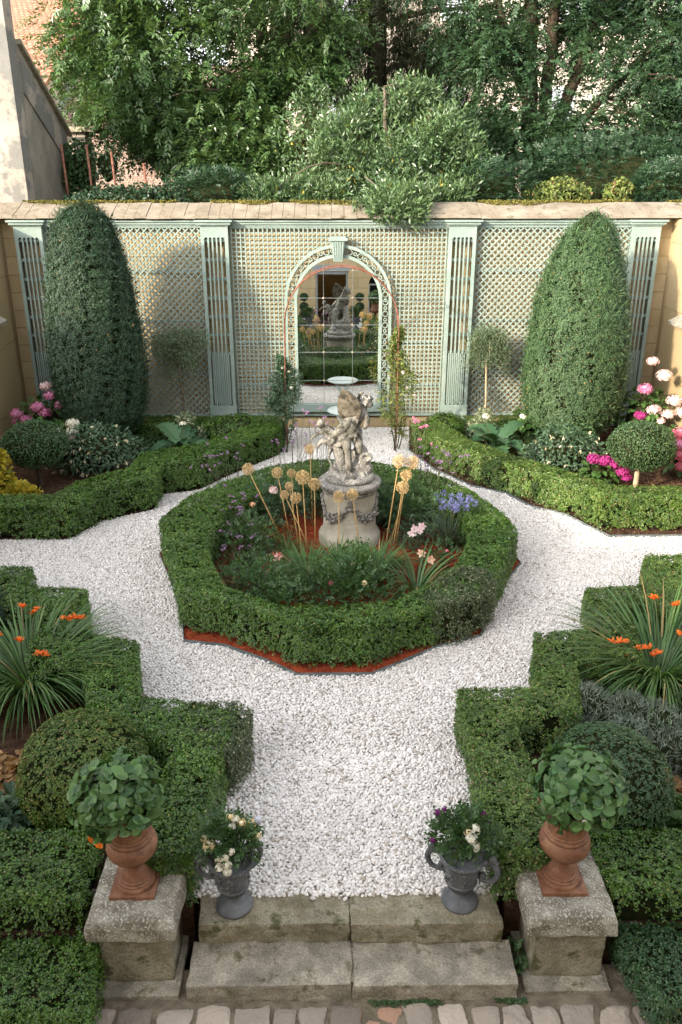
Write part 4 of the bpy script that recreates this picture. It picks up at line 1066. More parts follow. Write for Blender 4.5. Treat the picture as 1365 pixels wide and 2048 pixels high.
r = thing('cherub_statue', 'weathered stone statue of a winged cherub and a child on a rocky mound', 'statue', (PX, PY, 1.09))
B = lambda x, y, z: (PX + x, PY + y, 1.09 + z)
# rock mound and tree stump
pr = [lambda mb: mb.lathe([(.01, .0), (.39, .0), (.40, .05), (.37, .09), (.01, .12)], (PX, PY, 1.09), 32)]
for (x, y, z, rx, ry, rz) in ((0, 0, .06, .35, .35, .065), (.12, .05, .18, .20, .2, .14), (.22, .02, .30, .11, .14, .15), (.17, .12, .36, .13, .12, .17), (-.14, .08, .14, .16, .18, .10), (.27, .0, .16, .10, .12, .12), (.02, .12, .26, .15, .12, .18), (-.22, -.02, .09, .10, .12, .06)):
    pr.append(E(B(x, y, z), (rx, ry, rz)))
pr.append(CAP([B(-.16, .06, .1), B(-.14, .05, .30), B(-.17, .04, .52), B(-.12, .04, .66)], [.13, .10, .11, .12]))
pr.append(CAP([B(.19, .02, .08), B(.20, .03, .32), B(.15, .03, .55), B(.14, .04, .78)], [.07, .06, .055, .06]))
pr.append(CAP([B(-.30, -.02, .52), B(-.33, -.06, .36), B(-.27, -.1, .22), B(-.20, -.12, .12)], [.03, .022, .025, .03]))
for k in range(22):
    a = rng.uniform(0, 2 * PI); d = rng.uniform(.2, .36); pr.append(E(B(d * math.cos(a), d * math.sin(a), rng.uniform(.05, .14)), rng.uniform(.025, .05)))
for k in range(10):
    a = k / 10 * 2 * PI; pr.append(E(B(.25 + .08 * math.cos(a), -.10, .38 + .055 * math.sin(a)), .032))
sculpt('rock_mound', pr, M['statue_lichen'], r, .016, 2)
# main figure, seen from behind, bending towards its right shoulder
body = [
    E(B(-.03, -.03, .74), (.115, .10, .10)), E(B(.02, -.02, .80), (.13, .10, .11)),
    CAP([B(-.01, -.02, .76), B(.04, -.02, .90), B(.11, -.01, 1.04)], [.125, .12, .125]),
    E(B(.14, .0, 1.08), (.14, .10, .10)), CAP([B(.16, 0, 1.10), B(.22, .0, 1.18)], [.06, .055]),
    E(B(.262, -.01, 1.245), (.082, .09, .095)), E(B(.30, -.03, 1.21), (.05, .055, .055)),      # head, cheek
    E(B(.345, -.035, 1.20), (.018, .02, .02)), E(B(.25, -.095, 1.22), (.016, .014, .024)),      # nose, ear
    CAP([B(-.06, -.05, .74), B(-.055, -.12, .60), B(-.03, -.14, .46)], [.088, .075, .056]),     # standing leg
    CAP([B(-.03, -.14, .46), B(-.025, -.15, .35), B(-.005, -.19, .17)], [.052, .056, .034]),
    CAP([B(-.005, -.19, .17), B(.015, -.23, .135), B(.06, -.29, .105)], [.036, .036, .030]),
    E(B(.072, -.315, .098), (.018, .022, .015)), E(B(.092, -.30, .098), (.013, .020, .013)), E(B(.053, -.318, .098), (.013, .020, .013)),
    CAP([B(.07, .0, .74), B(.14, -.06, .58), B(.15, -.02, .45)], [.085, .07, .055]),             # bent leg
    CAP([B(.15, -.02, .45), B(.18, .08, .36), B(.2, .14, .3)], [.05, .045, .035]),
    CAP([B(.20, -.02, 1.08), B(.27, -.07, .98), B(.23, -.10, .86)], [.055, .048, .036]),           # near arm
    CAP([B(.23, -.10, .86), B(.27, -.12, .92), B(.275, -.12, 1.0)], [.036, .032, .026]),
    E(B(.275, -.12, 1.03), (.03, .025, .02)), CAP([B(.285, -.13, 1.04), B(.30, -.14, 1.075)], [.010, .009]), CAP([B(.265, -.13, 1.04), B(.27, -.145, 1.08)], [.010, .009]), CAP([B(.25, -.12, 1.03), B(.235, -.13, 1.06)], [.010, .009]),
    CAP([B(.08, .06, 1.10), B(.13, .10, 1.24), B(.16, .05, 1.34)], [.05, .042, .034]),              # raised far arm
    E(B(.17, .03, 1.365), (.032, .026, .034)), CAP([B(.18, .02, 1.38), B(.215, .0, 1.385)], [.011, .01]), CAP([B(.17, .01, 1.39), B(.195, -.01, 1.41)], [.011, .01]),
]
sculpt('figure', body, M['statue'], r, .011, 3)
hair = []
for k in range(70):
    u = sph(1)[0]
    if u[2] < -.35 or (u[0] > .55 and u[2] < .35): continue
    hair.append(E(tuple(np.array(B(.258, 0, 1.255)) + u * np.array([.088, .095, .10])), rng.uniform(.02, .032)))
sculpt('hair', hair, M['statue_lichen'], r, .010, 1)
# the wing towards the house
W2 = np.array([(-.13, 1.46), (-.10, 1.475), (-.05, 1.44), (.02, 1.385), (.09, 1.32), (.135, 1.25), (.16, 1.17), (.165, 1.08), (.13, 1.03), (.05, 1.045), (-.04, 1.03), (-.12, 1.04), (-.185, 1.03), (-.20, 1.10), (-.19, 1.18), (-.205, 1.24), (-.20, 1.31), (-.185, 1.37), (-.165, 1.42)])
def wing(name, off, flip, tilt):
    pr = []
    c = np.array([0., 1.2])
    for k in range(26):
        u = k / 25
        tip = np.array([np.interp(u, [0, .2, .5, .8, 1], [-.12, -.175, -.19, -.18, -.14]), np.interp(u, [0, .2, .5, .8, 1], [1.46, 1.36, 1.23, 1.12, 1.04])])
        root = np.array([np.interp(u, [0, 1], [.02, .13]), np.interp(u, [0, 1], [1.38, 1.08])])
        m = (tip + root) / 2
        f = lambda p, d: B(flip * p[0] + off[0], off[1] - .03 * math.sin(PI * (p[0] + .2) / .4) + d + tilt * (p[0]), p[1] + off[2])
        dd = .006 * (k % 2)
        pr.append(CAP([f(root, dd), f(m, dd), f(tip, dd)], [.022, .020, .013]))
    pr.append(CAP([B(flip * p[0] + off[0], off[1] - .03 * math.sin(PI * (p[0] + .2) / .4) + tilt * p[0], p[1] + off[2]) for p in ((-.12, 1.47), (-.04, 1.43), (.06, 1.34), (.13, 1.24), (.15, 1.12), (.12, 1.04))], [.02, .026, .032, .036, .04, .045]))
    sculpt(name, pr, M['statue_wing'], r, .010, 2)
wing('wing', (0., -.13, 0.), 1, .10)
# second child sprawled at the side, drapery
child = [
    E(B(-.455, -.06, .915), (.062, .068, .072)), E(B(-.50, -.08, .90), (.03, .035, .02)),
    CAP([B(-.43, -.05, .86), B(-.36, -.04, .80)], [.04, .05]),
    CAP([B(-.36, -.04, .80), B(-.27, -.03, .73), B(-.17, -.02, .67)], [.085, .10, .10]),
    CAP([B(-.38, -.07, .80), B(-.50, -.10, .77), B(-.57, -.12, .72)], [.04, .032, .024]),
    E(B(-.59, -.125, .70), (.026, .022, .026)), CAP([B(-.60, -.13, .70), B(-.625, -.14, .675)], [.009, .008]), CAP([B(-.59, -.13, .69), B(-.605, -.14, .65)], [.009, .008]),
    CAP([B(-.22, -.06, .68), B(-.32, -.12, .62), B(-.42, -.12, .66)], [.065, .055, .04]),
    CAP([B(-.42, -.12, .66), B(-.48, -.10, .60), B(-.50, -.1, .55)], [.04, .034, .026]),
    CAP([B(-.18, .03, .66), B(-.28, .06, .56), B(-.30, .06, .44)], [.065, .055, .035]),
]
sculpt('child_figure', child, M['statue'], r, .011, 3)
drape = [CAP([B(-.20, -.09, .66), B(-.10, -.12, .70), B(.02, -.11, .74), B(.10, -.07, .80)], [.035, .045, .05, .05])]
for k in range(7):
    y = -.10 + k * .02; drape.append(CAP([B(-.30 + k * .03, y, .60), B(-.18 + k * .02, y - .02, .57 + .03 * (k % 2)), B(-.06 + .012 * k, y, .63)], [.02, .032, .028]))
for k in range(6):
    drape.append(CAP([B(-.22 + k * .055, -.06 + .01 * k, .70 + k * .045), B(-.10 + k * .03, -.12, .76 + k * .05), B(.04 + k * .02, -.12, .82 + k * .05)], [.04, .05, .045]))
drape += [CAP([B(.06, -.10, .84), B(.09, -.11, .72), B(.075, -.10, .62)], [.035, .028, .02]), CAP([B(.0, -.12, 1.02), B(-.06, -.13, .92), B(-.14, -.12, .84), B(-.2, -.1, .78)], [.06, .075, .075, .06])]
sculpt('drapery', drape, M['statue'], r, .012, 2)

# ================================================================== URNS
def terracotta(label, c, lean=0.):
    r = thing('terracotta_urn', label, 'urn', (c[0], c[1], .335), 'terracotta urns on the pedestals')
    z = .333
    mb = MB(); mb.box(c[0] - .175, c[0] + .175, c[1] - .175, c[1] + .175, z, z + .034); mb.build('plinth', M['terracotta'], r)
    foot = [(.001, .034), (.150, .034), (.156, .045), (.150, .060), (.136, .064), (.134, .078), (.122, .084), (.120, .098), (.106, .104), (.100, .125), (.078, .155), (.058, .19), (.053, .22), (.058, .255), (.001, .26)]
    mb = MB(); mb.lathe([(a, z + b) for a, b in foot], (c[0], c[1], 0), 64); mb.build('foot', M['terracotta'], r, auto=40)
    bowl = [(.001, .255), (.06, .255), (.075, .262), (.115, .282), (.160, .315), (.188, .355), (.197, .398), (.190, .436), (.172, .464), (.166, .468), (.172, .478), (.170, .492), (.160, .497), (.156, .505), (.160, .514), (.157, .524), (.149, .528), (.146, .56), (.149, .62), (.163, .68), (.188, .735), (.214, .768), (.236, .780), (.244, .794), (.237, .812), (.218, .808), (.203, .79), (.186, .76), (.001, .72)]
    mb = MB(); mb.lathe([(a, z + b) for a, b in bowl], (c[0], c[1], 0), 72); mb.build('bowl', M['terracotta'], r, auto=40)
TL, TR = (-1.55, 4.97), (1.81, 4.96)
terracotta('terracotta urn on the pedestal at the orange leaf plant', TL)
terracotta('terracotta urn on the pedestal at the tiny white flowered plant', TR)

def urn_plant(label, c, zc, R, seed, odd):
    r = thing('strawberry_plant', label, 'potted plant', (c[0], c[1], 1.05), 'leafy plants in the terracotta urns')
    n = 330
    u = sph(n * 2); u = u[u[:, 2] > -.55][:n]
    P = np.array([c[0], c[1], zc]) + u * R * np.array([1.04, 1.04, .80]) * rng.uniform(.45, 1.08, (len(u), 1)) ** .7 * (1 + .22 * wob(u, 4., seed))[:, None]
    mb = MB()
    for k in range(3):
        a = k * 2 * PI / 3 + rng.uniform(0, 6.28, len(P))
        e1 = nrm(np.cross(u, [0.2, .1, 1.])); e2 = np.cross(u, e1)
        T = nrm(e1 * np.cos(a)[:, None] + e2 * np.sin(a)[:, None] + u * .55 - np.array([0, 0, .12]))
        broad(mb, P, T, nrm(u + np.array([0, -.15, .6]) + rng.normal(size=u.shape) * .35), .080, .060, .30, wave=.06, jit=.35)
    mb.build('foliage', M['urnleaf'], r, True)
    mb = MB()
    for i in range(0, len(P), 2): mb.tube([(c[0] + u[i, 0] * .06, c[1] + u[i, 1] * .06, 1.02), tuple((P[i] + np.array([c[0], c[1], 1.1])) / 2 + np.array([0, 0, .04])), tuple(P[i])], .0035, 5)
    mb.build('stems', M['stem'], r, True)
    if odd == 'leaf':
        mb = MB(); q = np.array([[c[0] - .16, c[1] - .19, 1.03], [c[0] - .13, c[1] - .20, .97]])
        broad(mb, q, np.array([[-.2, -.4, -1.], [.1, -.3, -1.]]), np.array([[-.3, -1, .3]] * 2), .11, .07, .2)
        tag(mb.build('withered_leaf', M['orange'], r), 'withered orange leaf')
    else:
        for q in ((-.05, -.30, 1.18), (.09, -.30, 1.20)):
            mb = MB(); p = np.array([c[0] + q[0], c[1] + q[1], q[2]]); a = np.arange(5) * 1.2566
            D = np.c_[np.cos(a), np.sin(a) * .6 - .2, np.sin(a) * .8]
            broad(mb, np.tile(p, (5, 1)), D, np.tile([0, -1., .5], (5, 1)), .022, .018, .1); mb.ball(tuple(p), .005, 6, 4); mb.build('flower', M['white'], r)
urn_plant('leafy green plant with one withered orange leaf in the terracotta urn', (TL[0] - .05, TL[1]), 1.22, .33, 71, 'leaf')
urn_plant('leafy green plant with two tiny white flowers in the terracotta urn', (TR[0] + .07, TR[1] + .02), 1.22, .31, 72, 'fl')

def lead_urn(label, c, sides, rot):
    r = thing('lead_urn', label, 'urn', (c[0], c[1], 0), 'grey lead urns on the upper step')
    z = .003
    foot = [(.001, 0), (.155, 0), (.160, .010), (.155, .022), (.140, .030), (.128, .045), (.10, .062), (.07, .078), (.056, .10), (.055, .118), (.068, .128), (.001, .13)]
    mb = MB(); mb.lathe([(a * .95, z + b * 1.22) for a, b in foot], (c[0], c[1], 0), 48); mb.build('foot', M['lead'], r, auto=40)
    body = [(.001, .125), (.07, .128), (.105, .145), (.128, .17), (.138, .195), (.132, .20), (.14, .21), (.148, .27), (.156, .33), (.168, .36), (.187, .372), (.195, .385), (.19, .40), (.178, .402), (.168, .39), (.155, .37), (.001, .36)]
    mb = MB(); mb.lathe([(a * .93, z + b * 1.22) for a, b in body], (c[0], c[1], 0), 56)
    for k in range(52):                      # rope rim and relief round the body
        a = k / 52 * 2 * PI; mb.ball((c[0] + .177 * math.cos(a), c[1] + .177 * math.sin(a), z + .475), (.014, .014, .013), 6, 4)
    for k in range(40):
        a = k / 40 * 2 * PI; R = .110 + .004 * (k % 2)
        mb.tube([(c[0] + .098 * math.cos(a), c[1] + .098 * math.sin(a), z + .172), (c[0] + R * math.cos(a), c[1] + R * math.sin(a), z + .20), (c[0] + .128 * math.cos(a), c[1] + .128 * math.sin(a), z + .235)], .008, 5)
    for k in range(60):
        a = rng.uniform(0, 2 * PI); h = rng.uniform(.27, .42); R = .132 + (h - .26) * .10
        mb.ball((c[0] + R * math.cos(a), c[1] + R * math.sin(a), z + h), (.012, .012, rng.uniform(.012, .03)), 6, 4)
    mb.build('body', M['lead'], r, auto=50)
    for a in sides:                          # scrolled handle: a horned mask biting a ringed loop
        d = np.array([math.cos(a), math.sin(a), 0]); C0 = np.array([c[0], c[1], z + .075]); up = np.array([0, 0, 1.])
        q = lambda o, h, s=0.: tuple(C0 + d * o + up * h + np.array([-d[1], d[0], 0]) * s)
        pts = [q(.17, .37), q(.22, .40), q(.265, .375), q(.285, .32), q(.28, .26), q(.25, .215), q(.20, .20), q(.145, .205)]
        mb = MB(); mb.tube(pts, [.026, .028, .028, .024, .022, .022, .02, .018], 9)
        for k in range(9):
            u = k / 8; p = np.array(pts[2]) * (1 - u) + np.array(pts[5]) * u + d * .03 * math.sin(PI * u); mb.ball(tuple(p), (.026, .026, .010), 8, 5)
        mb.ball(q(.235, .425), (.040, .034, .040), 12, 8); mb.ball(q(.265, .40), (.026, .024, .022), 10, 6)
        for s in (-.03, .03): mb.ball(q(.225, .455, s), (.012, .012, .02), 8, 5); mb.ball(q(.19, .41, s), (.022, .022, .03), 8, 5)
        mb.ball(q(.17, .25), (.03, .03, .035), 8, 6); mb.ball(q(.155, .22), (.022, .026, .025), 8, 6)
        mb.build('handle', M['lead'], r, True)
LL, LR = (-.80, 5.05), (1.045, 5.07)
lead_urn('grey lead urn of cream roses on the upper step, looped handle towards the pedestal', LL, (PI - .15, -.15 + .9), 0)
lead_urn('grey lead urn of white roses and purple petunias on the upper step', LR, (-.35, PI - .4), 0)

def flower_rose(parent, p, rad, mat, up=(0, -.6, .8), n=34):
    mb = MB(); flower_dome(mb, p, rad, n, rad * 1.1, up=up, flat=.75, align=.85); mb.ball(tuple(p), rad * .72, 8, 6)
    return mb.build('flower', M[mat], parent)
def rose_plant(label, c, zc, rad, n, seed, fl, mat='shrub', cat='potted plant', z0=.37, name='rose_plant', group=None, L=.042):
    r = thing(name, label, cat, (c[0], c[1], z0), group)
    P, N = bush_pts((c[0], c[1], zc), rad, n, seed, .25, 4., .9, -.6)
    if z0 > .3: m = (P[:, 2] > .56) & ((P[:, 1] > c[1] - .09) | (P[:, 2] > .68)); P, N = P[m], N[m]
    mb = MB(); pinnate(mb, P, N * .5 + np.array([0, 0, .5]) + rng.normal(size=P.shape) * .4, L * 2.2, 2, L, L * .62, .2); mb.build('foliage', M[mat], r)
    mb = MB()
    for i in range(0, len(P), max(1, len(P) // 26)): stem_tube(mb, (c[0] + rng.normal() * .05, c[1] + rng.normal() * .05, z0), P[i], .006, .003, .08, 4, 5)
    mb.build('stems', M['stem'], r, True)
    for (x, y, z, rd, m) in fl: flower_rose(r, np.array([c[0] + x * (.92 if z0 > .3 else 1), c[1] + y, z + (.10 if z0 > .3 else 0)]), rd * (.9 if z0 > .3 else 1), m)
    return r
rose_plant('small rose bush with cream and white blooms in the lead urn', LL, .66, (.20, .18, .17), 420, 73,
    [(-.02, -.20, .60, .032, 'white'), (-.07, -.19, .57, .03, 'white'), (.0, -.22, .55, .033, 'white'), (-.07, -.22, .52, .032, 'white'), (.0, -.23, .49, .033, 'white'), (.03, -.17, .63, .028, 'white'),
     (-.16, -.12, .64, .048, 'cream'), (-.20, -.06, .66, .036, 'cream'), (.02, .0, .72, .036, 'white'), (.05, .03, .76, .033, 'white'), (.10, .02, .73, .036, 'cream'), (.0, .06, .76, .033, 'cream'), (.19, .06, .70, .033, 'cream'), (.24, .0, .62, .028, 'cream')])
rp = rose_plant('small rose bush with white blooms and purple petunias in the lead urn', LR, .68, (.21, .19, .19), 440, 74,
    [(.03, -.15, .70, .045, 'white'), (.06, -.16, .63, .042, 'white'), (.07, -.10, .74, .042, 'white'), (.01, -.11, .72, .035, 'cream'), (-.23, .05, .78, .026, 'darkpurple'), (-.17, .06, .80, .022, 'darkpurple'), (-.28, -.08, .62, .022, 'darkpurple'), (.17, .06, .74, .024, 'darkpurple'), (.21, .02, .70, .016, 'darkpurple')])
r = thing('garden_stake', 'small grey glass ball on a thin stake in the lead urn of cream roses', 'garden ornament', (LL[0] + .14, LL[1] + .03, .46))
mb = MB(); mb.tube([(LL[0] + .12, LL[1] + .03, .44), (LL[0] + .18, LL[1] + .05, .66), (LL[0] + .215, LL[1] + .05, .80)], .004, 5); mb.build('stake', M['stem'], r)
mb = MB(); mb.ball((LL[0] + .22, LL[1] + .05, .83), (.030, .030, .036), 14, 10); mb.build('glass_ball', M['zinc'], r, True)

# ================================================================== BORDER PLANTS
def day_lily(name, label, c, n, L, W, arch, lift, mat='strap', z0=.0, fl=None, flmat='orange', group=None, spread=.10, cat='plant', hz=None):
    r = thing(name, label, cat, (c[0], c[1], z0), group)
    a = rng.uniform(0, 2 * PI, n); D = np.c_[np.cos(a), np.sin(a), np.zeros(n)]
    P = np.c_[c[0] + D[:, 0] * spread * rng.uniform(0, 1, n), c[1] + D[:, 1] * spread * rng.uniform(0, 1, n), np.full(n, z0)]
    mb = MB(); blades(mb, P, D, L, W, arch, lift); mb.build('leaves', M[mat], r)
    if fl:
        for (x, y, z) in fl:
            st = MB(); e = np.array([c[0] + x, c[1] + y, z]); b = np.array([c[0] + x * .15, c[1] + y * .15, z0])
            mid = (b + e) / 2 + np.array([0, 0, .16]); st.tube([b, mid, (mid + e) / 2 + np.array([0, 0, .08]), e], .004, 5); fs = st.build('flower_stem', M['stem'], r, True)
            mb = MB()
            dr = nrm(np.array([x, y, .15]))
            for k in range(6):
                q = e + np.array([dr[0] * .6 + .02, dr[1] * .3, .0]) * (k - 2.5) * .055 + rng.normal(size=3) * .010
                a = rng.uniform(0, 2 * PI, 6); T = np.c_[np.cos(a) * .7, np.sin(a) * .7, np.full(6, .55)] + dr * .4
                broad(mb, np.tile(q, (6, 1)), T, np.c_[-np.cos(a), -np.sin(a), np.full(6, .9)], .058, .022, .25)
            tag(mb.build('flower_spray', M[flmat], r))
    return r
day_lily('montbretia', 'big montbretia clump with orange flowers by the big round dome', (-3.45, 8.05), 760, 1.15, .025, .84, 2.0, 'strap', 0., [(-.09, .35, .94), (.04, .35, .88), (.43, .35, .80), (.52, .35, .79), (-.10, .15, .61), (.20, -.05, .55), (-.35, .1, .72)], 'orange', 'montbretia clumps with orange flowers', .16)
day_lily('montbretia', 'big montbretia clump with orange flowers above the grey santolina', (3.80, 8.10), 760, 1.22, .026, .84, 2.0, 'strap', 0., [(-.1, .2, 1.05), (.14, .2, .97), (-.56, -.1, .66), (-.52, -.1, .50), (-.27, -.1, .58), (-.11, -.1, .50), (.15, -.1, .75)], 'orange', 'montbretia clumps with orange flowers', .16)
day_lily('montbretia', 'fine leaved tall tuft without flowers at the back of the montbretia', (4.45, 8.95), 260, .95, .012, .45, 3.5, 'strap', 0., None, 'orange', None, .22)

# santolina cushions
for i, (x, y, z, rx, rz) in enumerate(((2.72, 7.25, .30, .26, .27), (3.12, 7.20, .24, .26, .26), (3.36, 7.0, .24, .28, .28), (3.02, 6.85, .2, .26, .24), (3.40, 6.62, .2, .30, .24), (2.56, 6.98, .2, .2, .2))):
    lab = ('tall silver santolina cushion nearest the hedge gap', 'silver santolina cushion under the montbretia leaves', 'silver santolina cushion in the middle of the clump', 'silver santolina cushion touching the blue green dome', 'broad silver santolina cushion above the tan heuchera', 'small silver santolina cushion at the hedge stems')[i]
    r = thing('santolina', lab, 'shrub', (x, y, 0), 'grey santolina cushions')
    P, N = bush_pts((x, y, z), (rx, rx, rz), 1700, 80 + i, .1, 7., .25, -.6)
    P = P[P[:, 2] > .01]; N = N[:len(P)]; N = P - np.array([x, y, z * .4])
    mb = MB(); cards(mb, P, rng.normal(size=P.shape), .075, .011, .8, T=nrm(N) + np.array([0, 0, .5]), tj=.25, base=.3); mb.build('foliage', M['lavender'], r)
    core_ball((x, y, z), (rx, rx, rz), 80 + i, .78, .1, 7., 'branches', r, .01)

def low_plant(name, label, c, rad, n, L, W, mat, seed, group=None, cat='plant', z0=0., droop=.3, upn=.9):
    r = thing(name, label, cat, (c[0], c[1], z0), group)
    u = sph(n * 2); u = u[u[:, 2] > 0.][:n]
    P = np.array([c[0], c[1], z0]) + u * np.array(rad) * rng.uniform(.4, 1, (len(u), 1)) * (1 + .2 * wob(u, 4., seed))[:, None]
    T = nrm(u * np.array([1, 1, .4]) + rng.normal(size=u.shape) * .5)
    mb = MB(); broad(mb, P, T, nrm(u * .5 + np.array([0, 0, upn]) + rng.normal(size=u.shape) * .25), L, W, droop); mb.build('leaves', M[mat], r)
    mb = MB()
    for i in range(0, len(P), max(1, len(P) // 20)): stem_tube(mb, (c[0] + rng.normal() * rad[0] * .2, c[1] + rng.normal() * rad[1] * .2, z0), P[i], .005, .003, .06, 3, 5)
    mb.build('stems', M['stem'], r, True)
    return r
low_plant('joint_plant', 'small green plant growing in the gap beside the lower step and the pedestal', (1.47, 4.80), (.08, .16, .20), 60, .05, .035, 'shrub', 451, None, 'plant', -.36)
low_plant('heuchera', 'tan leaved heuchera below the santolina at the border edge', (3.42, 6.30), (.30, .34, .22), 230, .085, .085, 'heuchera', 91, 'tan heucheras')
low_plant('heuchera', 'tan leaved heuchera between the montbretia and the big round dome', (-3.25, 6.55), (.28, .3, .22), 200, .085, .085, 'heuchera', 92, 'tan heucheras')
low_plant('leafy_plant', 'dark leafy plant beside the big round dome', (-3.02, 5.95), (.36, .32, .34), 260, .12, .075, 'shrub_blue', 93)
low_plant('leafy_plant', 'green leafy plant beside the blue green dome', (3.28, 5.80), (.34, .32, .34), 240, .14, .085, 'hydr_leaf', 94)
low_plant('spurge_plant', 'grey green round leaved spurge by the santolina', (3.78, 7.0), (.26, .26, .42), 160, .075, .055, 'shrub_blue', 95)
r = thing('rosemary_bush', 'dark grey green rosemary bush by the stepped hedge and the montbretia', 'shrub', (-4.45, 9.15, 0))
P, N = bush_pts((-4.45, 9.15, .42), (.36, .4, .42), 6000, 96, .15, 5., .4, -.8); mb = MB(); cards(mb, P, rng.normal(size=P.shape), .07, .010, .8, T=N + np.array([0, 0, .25]), tj=.2, base=.3); mb.build('foliage', M['rosemary'], r); core_ball((-4.45, 9.15, .42), (.36, .4, .42), 96, .72, .15, 5., 'branches', r, .01)
low_plant('ferny_plant', 'low ferny green plant under the stepped hedge by the santolina', (3.05, 7.75), (.25, .25, .3), 160, .14, .03, 'shrub', 97)

# ------------------------------------------------------------------ back borders
def standard(name, label, c, zc, rad, stem_r, mat, seed, n, bark='bark_pale', L=.034, W=.022, lean=0.):
    r = thing(name, label, 'topiary', (c[0], c[1], 0))
    P, N = bush_pts((c[0] + lean, c[1], zc), rad, n, seed, .05, 5., .15, -.95)
    mb = MB(); cards(mb, P, N, L, W, .5, T=N + np.array([0, 0, .3]), tj=.8); mb.build('crown', M[mat], r)
    core_ball((c[0] + lean, c[1], zc), rad, seed, .86, .05, 5., 'branches', r)
    mb = MB(); mb.tube([(c[0], c[1], -.02), (c[0] + .01, c[1], .10), (c[0] + lean * .5, c[1], zc * .5), (c[0] + lean, c[1], zc)], [stem_r * 1.4, stem_r, stem_r * .9, stem_r * .8], 9); mb.build('trunk', M[bark], r, True)
standard('standard_box_ball', 'box ball on a short dark stem by the yellow shrub', (-5.55, 14.9), .88, (.62, .58, .46), .05, 'box_dark', 101, 7500, 'bark_dark')
standard('standard_box_ball', 'sunlit box ball on a pale stem behind the hedge', (5.68, 14.35), .98, (.60, .56, .46), .05, 'yew_sunlit', 102, 8500, 'bark_pale', lean=.03)

def weeping(label, c, h, mat, seed, n, bark, rx):
    r = thing('weeping_standard', label, 'small tree', (c[0], c[1], 0), 'slender weeping standards before the trellis')
    mb = MB(); mb.tube([(c[0], c[1], -.02), (c[0] + .02, c[1], h * .4), (c[0] - .03, c[1], h * .8), (c[0], c[1], h)], [.028, .024, .022, .02], 8)
    tips = []
    for k in range(26):
        a = rng.uniform(0, 2 * PI); d = rng.uniform(.4, 1.) * rx; e = np.array([c[0] + d * math.cos(a), c[1] + d * .8 * math.sin(a), h + rng.uniform(-.45, .25)])
        p0 = np.array([c[0], c[1], h]); m = (p0 + e) / 2 + np.array([0, 0, .18]); mb.tube([p0, m, e, e - np.array([0, 0, .15])], [.010, .007, .004, .003], 5); tips += [m, (m + e) / 2, e, e - np.array([0, 0, .12])]
    mb.build('trunk', M[bark], r, True)
    tips = np.array(tips); C = np.repeat(tips, n // len(tips), 0) + rng.normal(size=(n // len(tips) * len(tips), 3)) * np.array([.10, .10, .09])
    mb = MB(); cards(mb, C, rng.normal(size=C.shape) + [0, 0, .6], .060, .017, .6, T=np.array([[0, 0, -.5]]) + rng.normal(size=C.shape) * .8, tj=.2, base=0.); mb.build('crown', M[mat], r)
weeping('weeping standard with thin grey leaves before the shaded lattice', (-3.32, 18.2), 2.05, 'olive_leaf', 111, 7000, 'bark', .78)
weeping('round headed weeping standard on a pale stem before the sunlit lattice', (3.52, 18.2), 2.12, 'olive_leaf', 112, 9500, 'bark_pale', .54)

def varieg(label, c, seed, h):
    r = thing('variegated_shrub', label, 'shrub', (c[0], c[1], 0), 'cream variegated shrubs')
    mb = MB()
    for (dx, dy, zz, rr, k) in ((0, 0, .22, .45, 700), (.02, 0, h * .7, .2, 300), (-.15, 0, .4, .3, 300)):
        P, N = bush_pts((c[0] + dx, c[1] + dy, zz), (rr, rr * .8, rr * .7), k, seed, .2, 5., .6, -.6); cards(mb, P, N, .075, .026, .5, T=N + np.array([0, 0, .6]), tj=.5, base=.1)
    mb.build('foliage', M['varieg'], r)
    mb = MB()
    for k in range(12): stem_tube(mb, (c[0], c[1], 0), (c[0] + rng.normal() * .2, c[1] + rng.normal() * .15, rng.uniform(.3, h)), .008, .004, .08, 4, 5)
    mb.build('stems', M['twig'], r, True)
varieg('cream variegated shrub at the foot of the shaded weeping standard', (-3.15, 17.3), 121, 1.0)
varieg('cream variegated shrub at the foot of the sunlit weeping standard', (3.38, 17.5), 122, 1.0)

def acanthus(label, c, n, L, seed, flower=None):
    r = thing('acanthus', label, 'plant', (c[0], c[1], 0), 'acanthus with big jagged leaves')
    a = np.arange(n) * 2.4 + rng.uniform(0, .5, n); mb = MB()
    for k in range(n):
        D = np.array([math.cos(a[k]), math.sin(a[k]), 0]); s = np.array([-D[1], D[0], 0]); l = L * rng.uniform(.75, 1.15); el = rng.uniform(.7, 1.35)
        rows = 15; V = []
        for i in range(rows + 1):
            u = i / rows; p = np.array([c[0], c[1], .22]) + D * l * u * .9 + np.array([0, 0, l * (el * u - .8 * u * u)])
            w = .24 * l * math.sin(PI * min(1, u * .93 + .07)) ** .7 * (1 + (.22 if i % 2 else -.18)) + .004
            up = np.array([0, 0, 1.]); V += [p - s * w + up * (w * .25), p, p + s * w + up * (w * .25)]
        F = []
        for i in range(rows): b = i * 3; F += [(b, b + 1, b + 4, b + 3), (b + 1, b + 2, b + 5, b + 4)]
        mb.add(np.array(V), F)
    mb.build('leaves', M['acanthus'], r)
    if flower:
        mb = MB(); mb.tube([(c[0], c[1], 0), (c[0] + flower[0] * .6, c[1], .5), (c[0] + flower[0], c[1], flower[1])], .007, 6); mb.build('flower_stem', M['stem'], r, True)
        mb = MB(); flower_dome(mb, (c[0] + flower[0], c[1], flower[1]), .07, 70, .05); mb.build('flower', M['white'], r)
acanthus('big jagged dull green leaves by the dark box mound', (-3.10, 16.6), 14, .80, 131, (.05, .78))
acanthus('big jagged light green leaves by the sunlit hedge, white bloom above', (3.50, 16.6), 13, .78, 132, (-.25, .92))

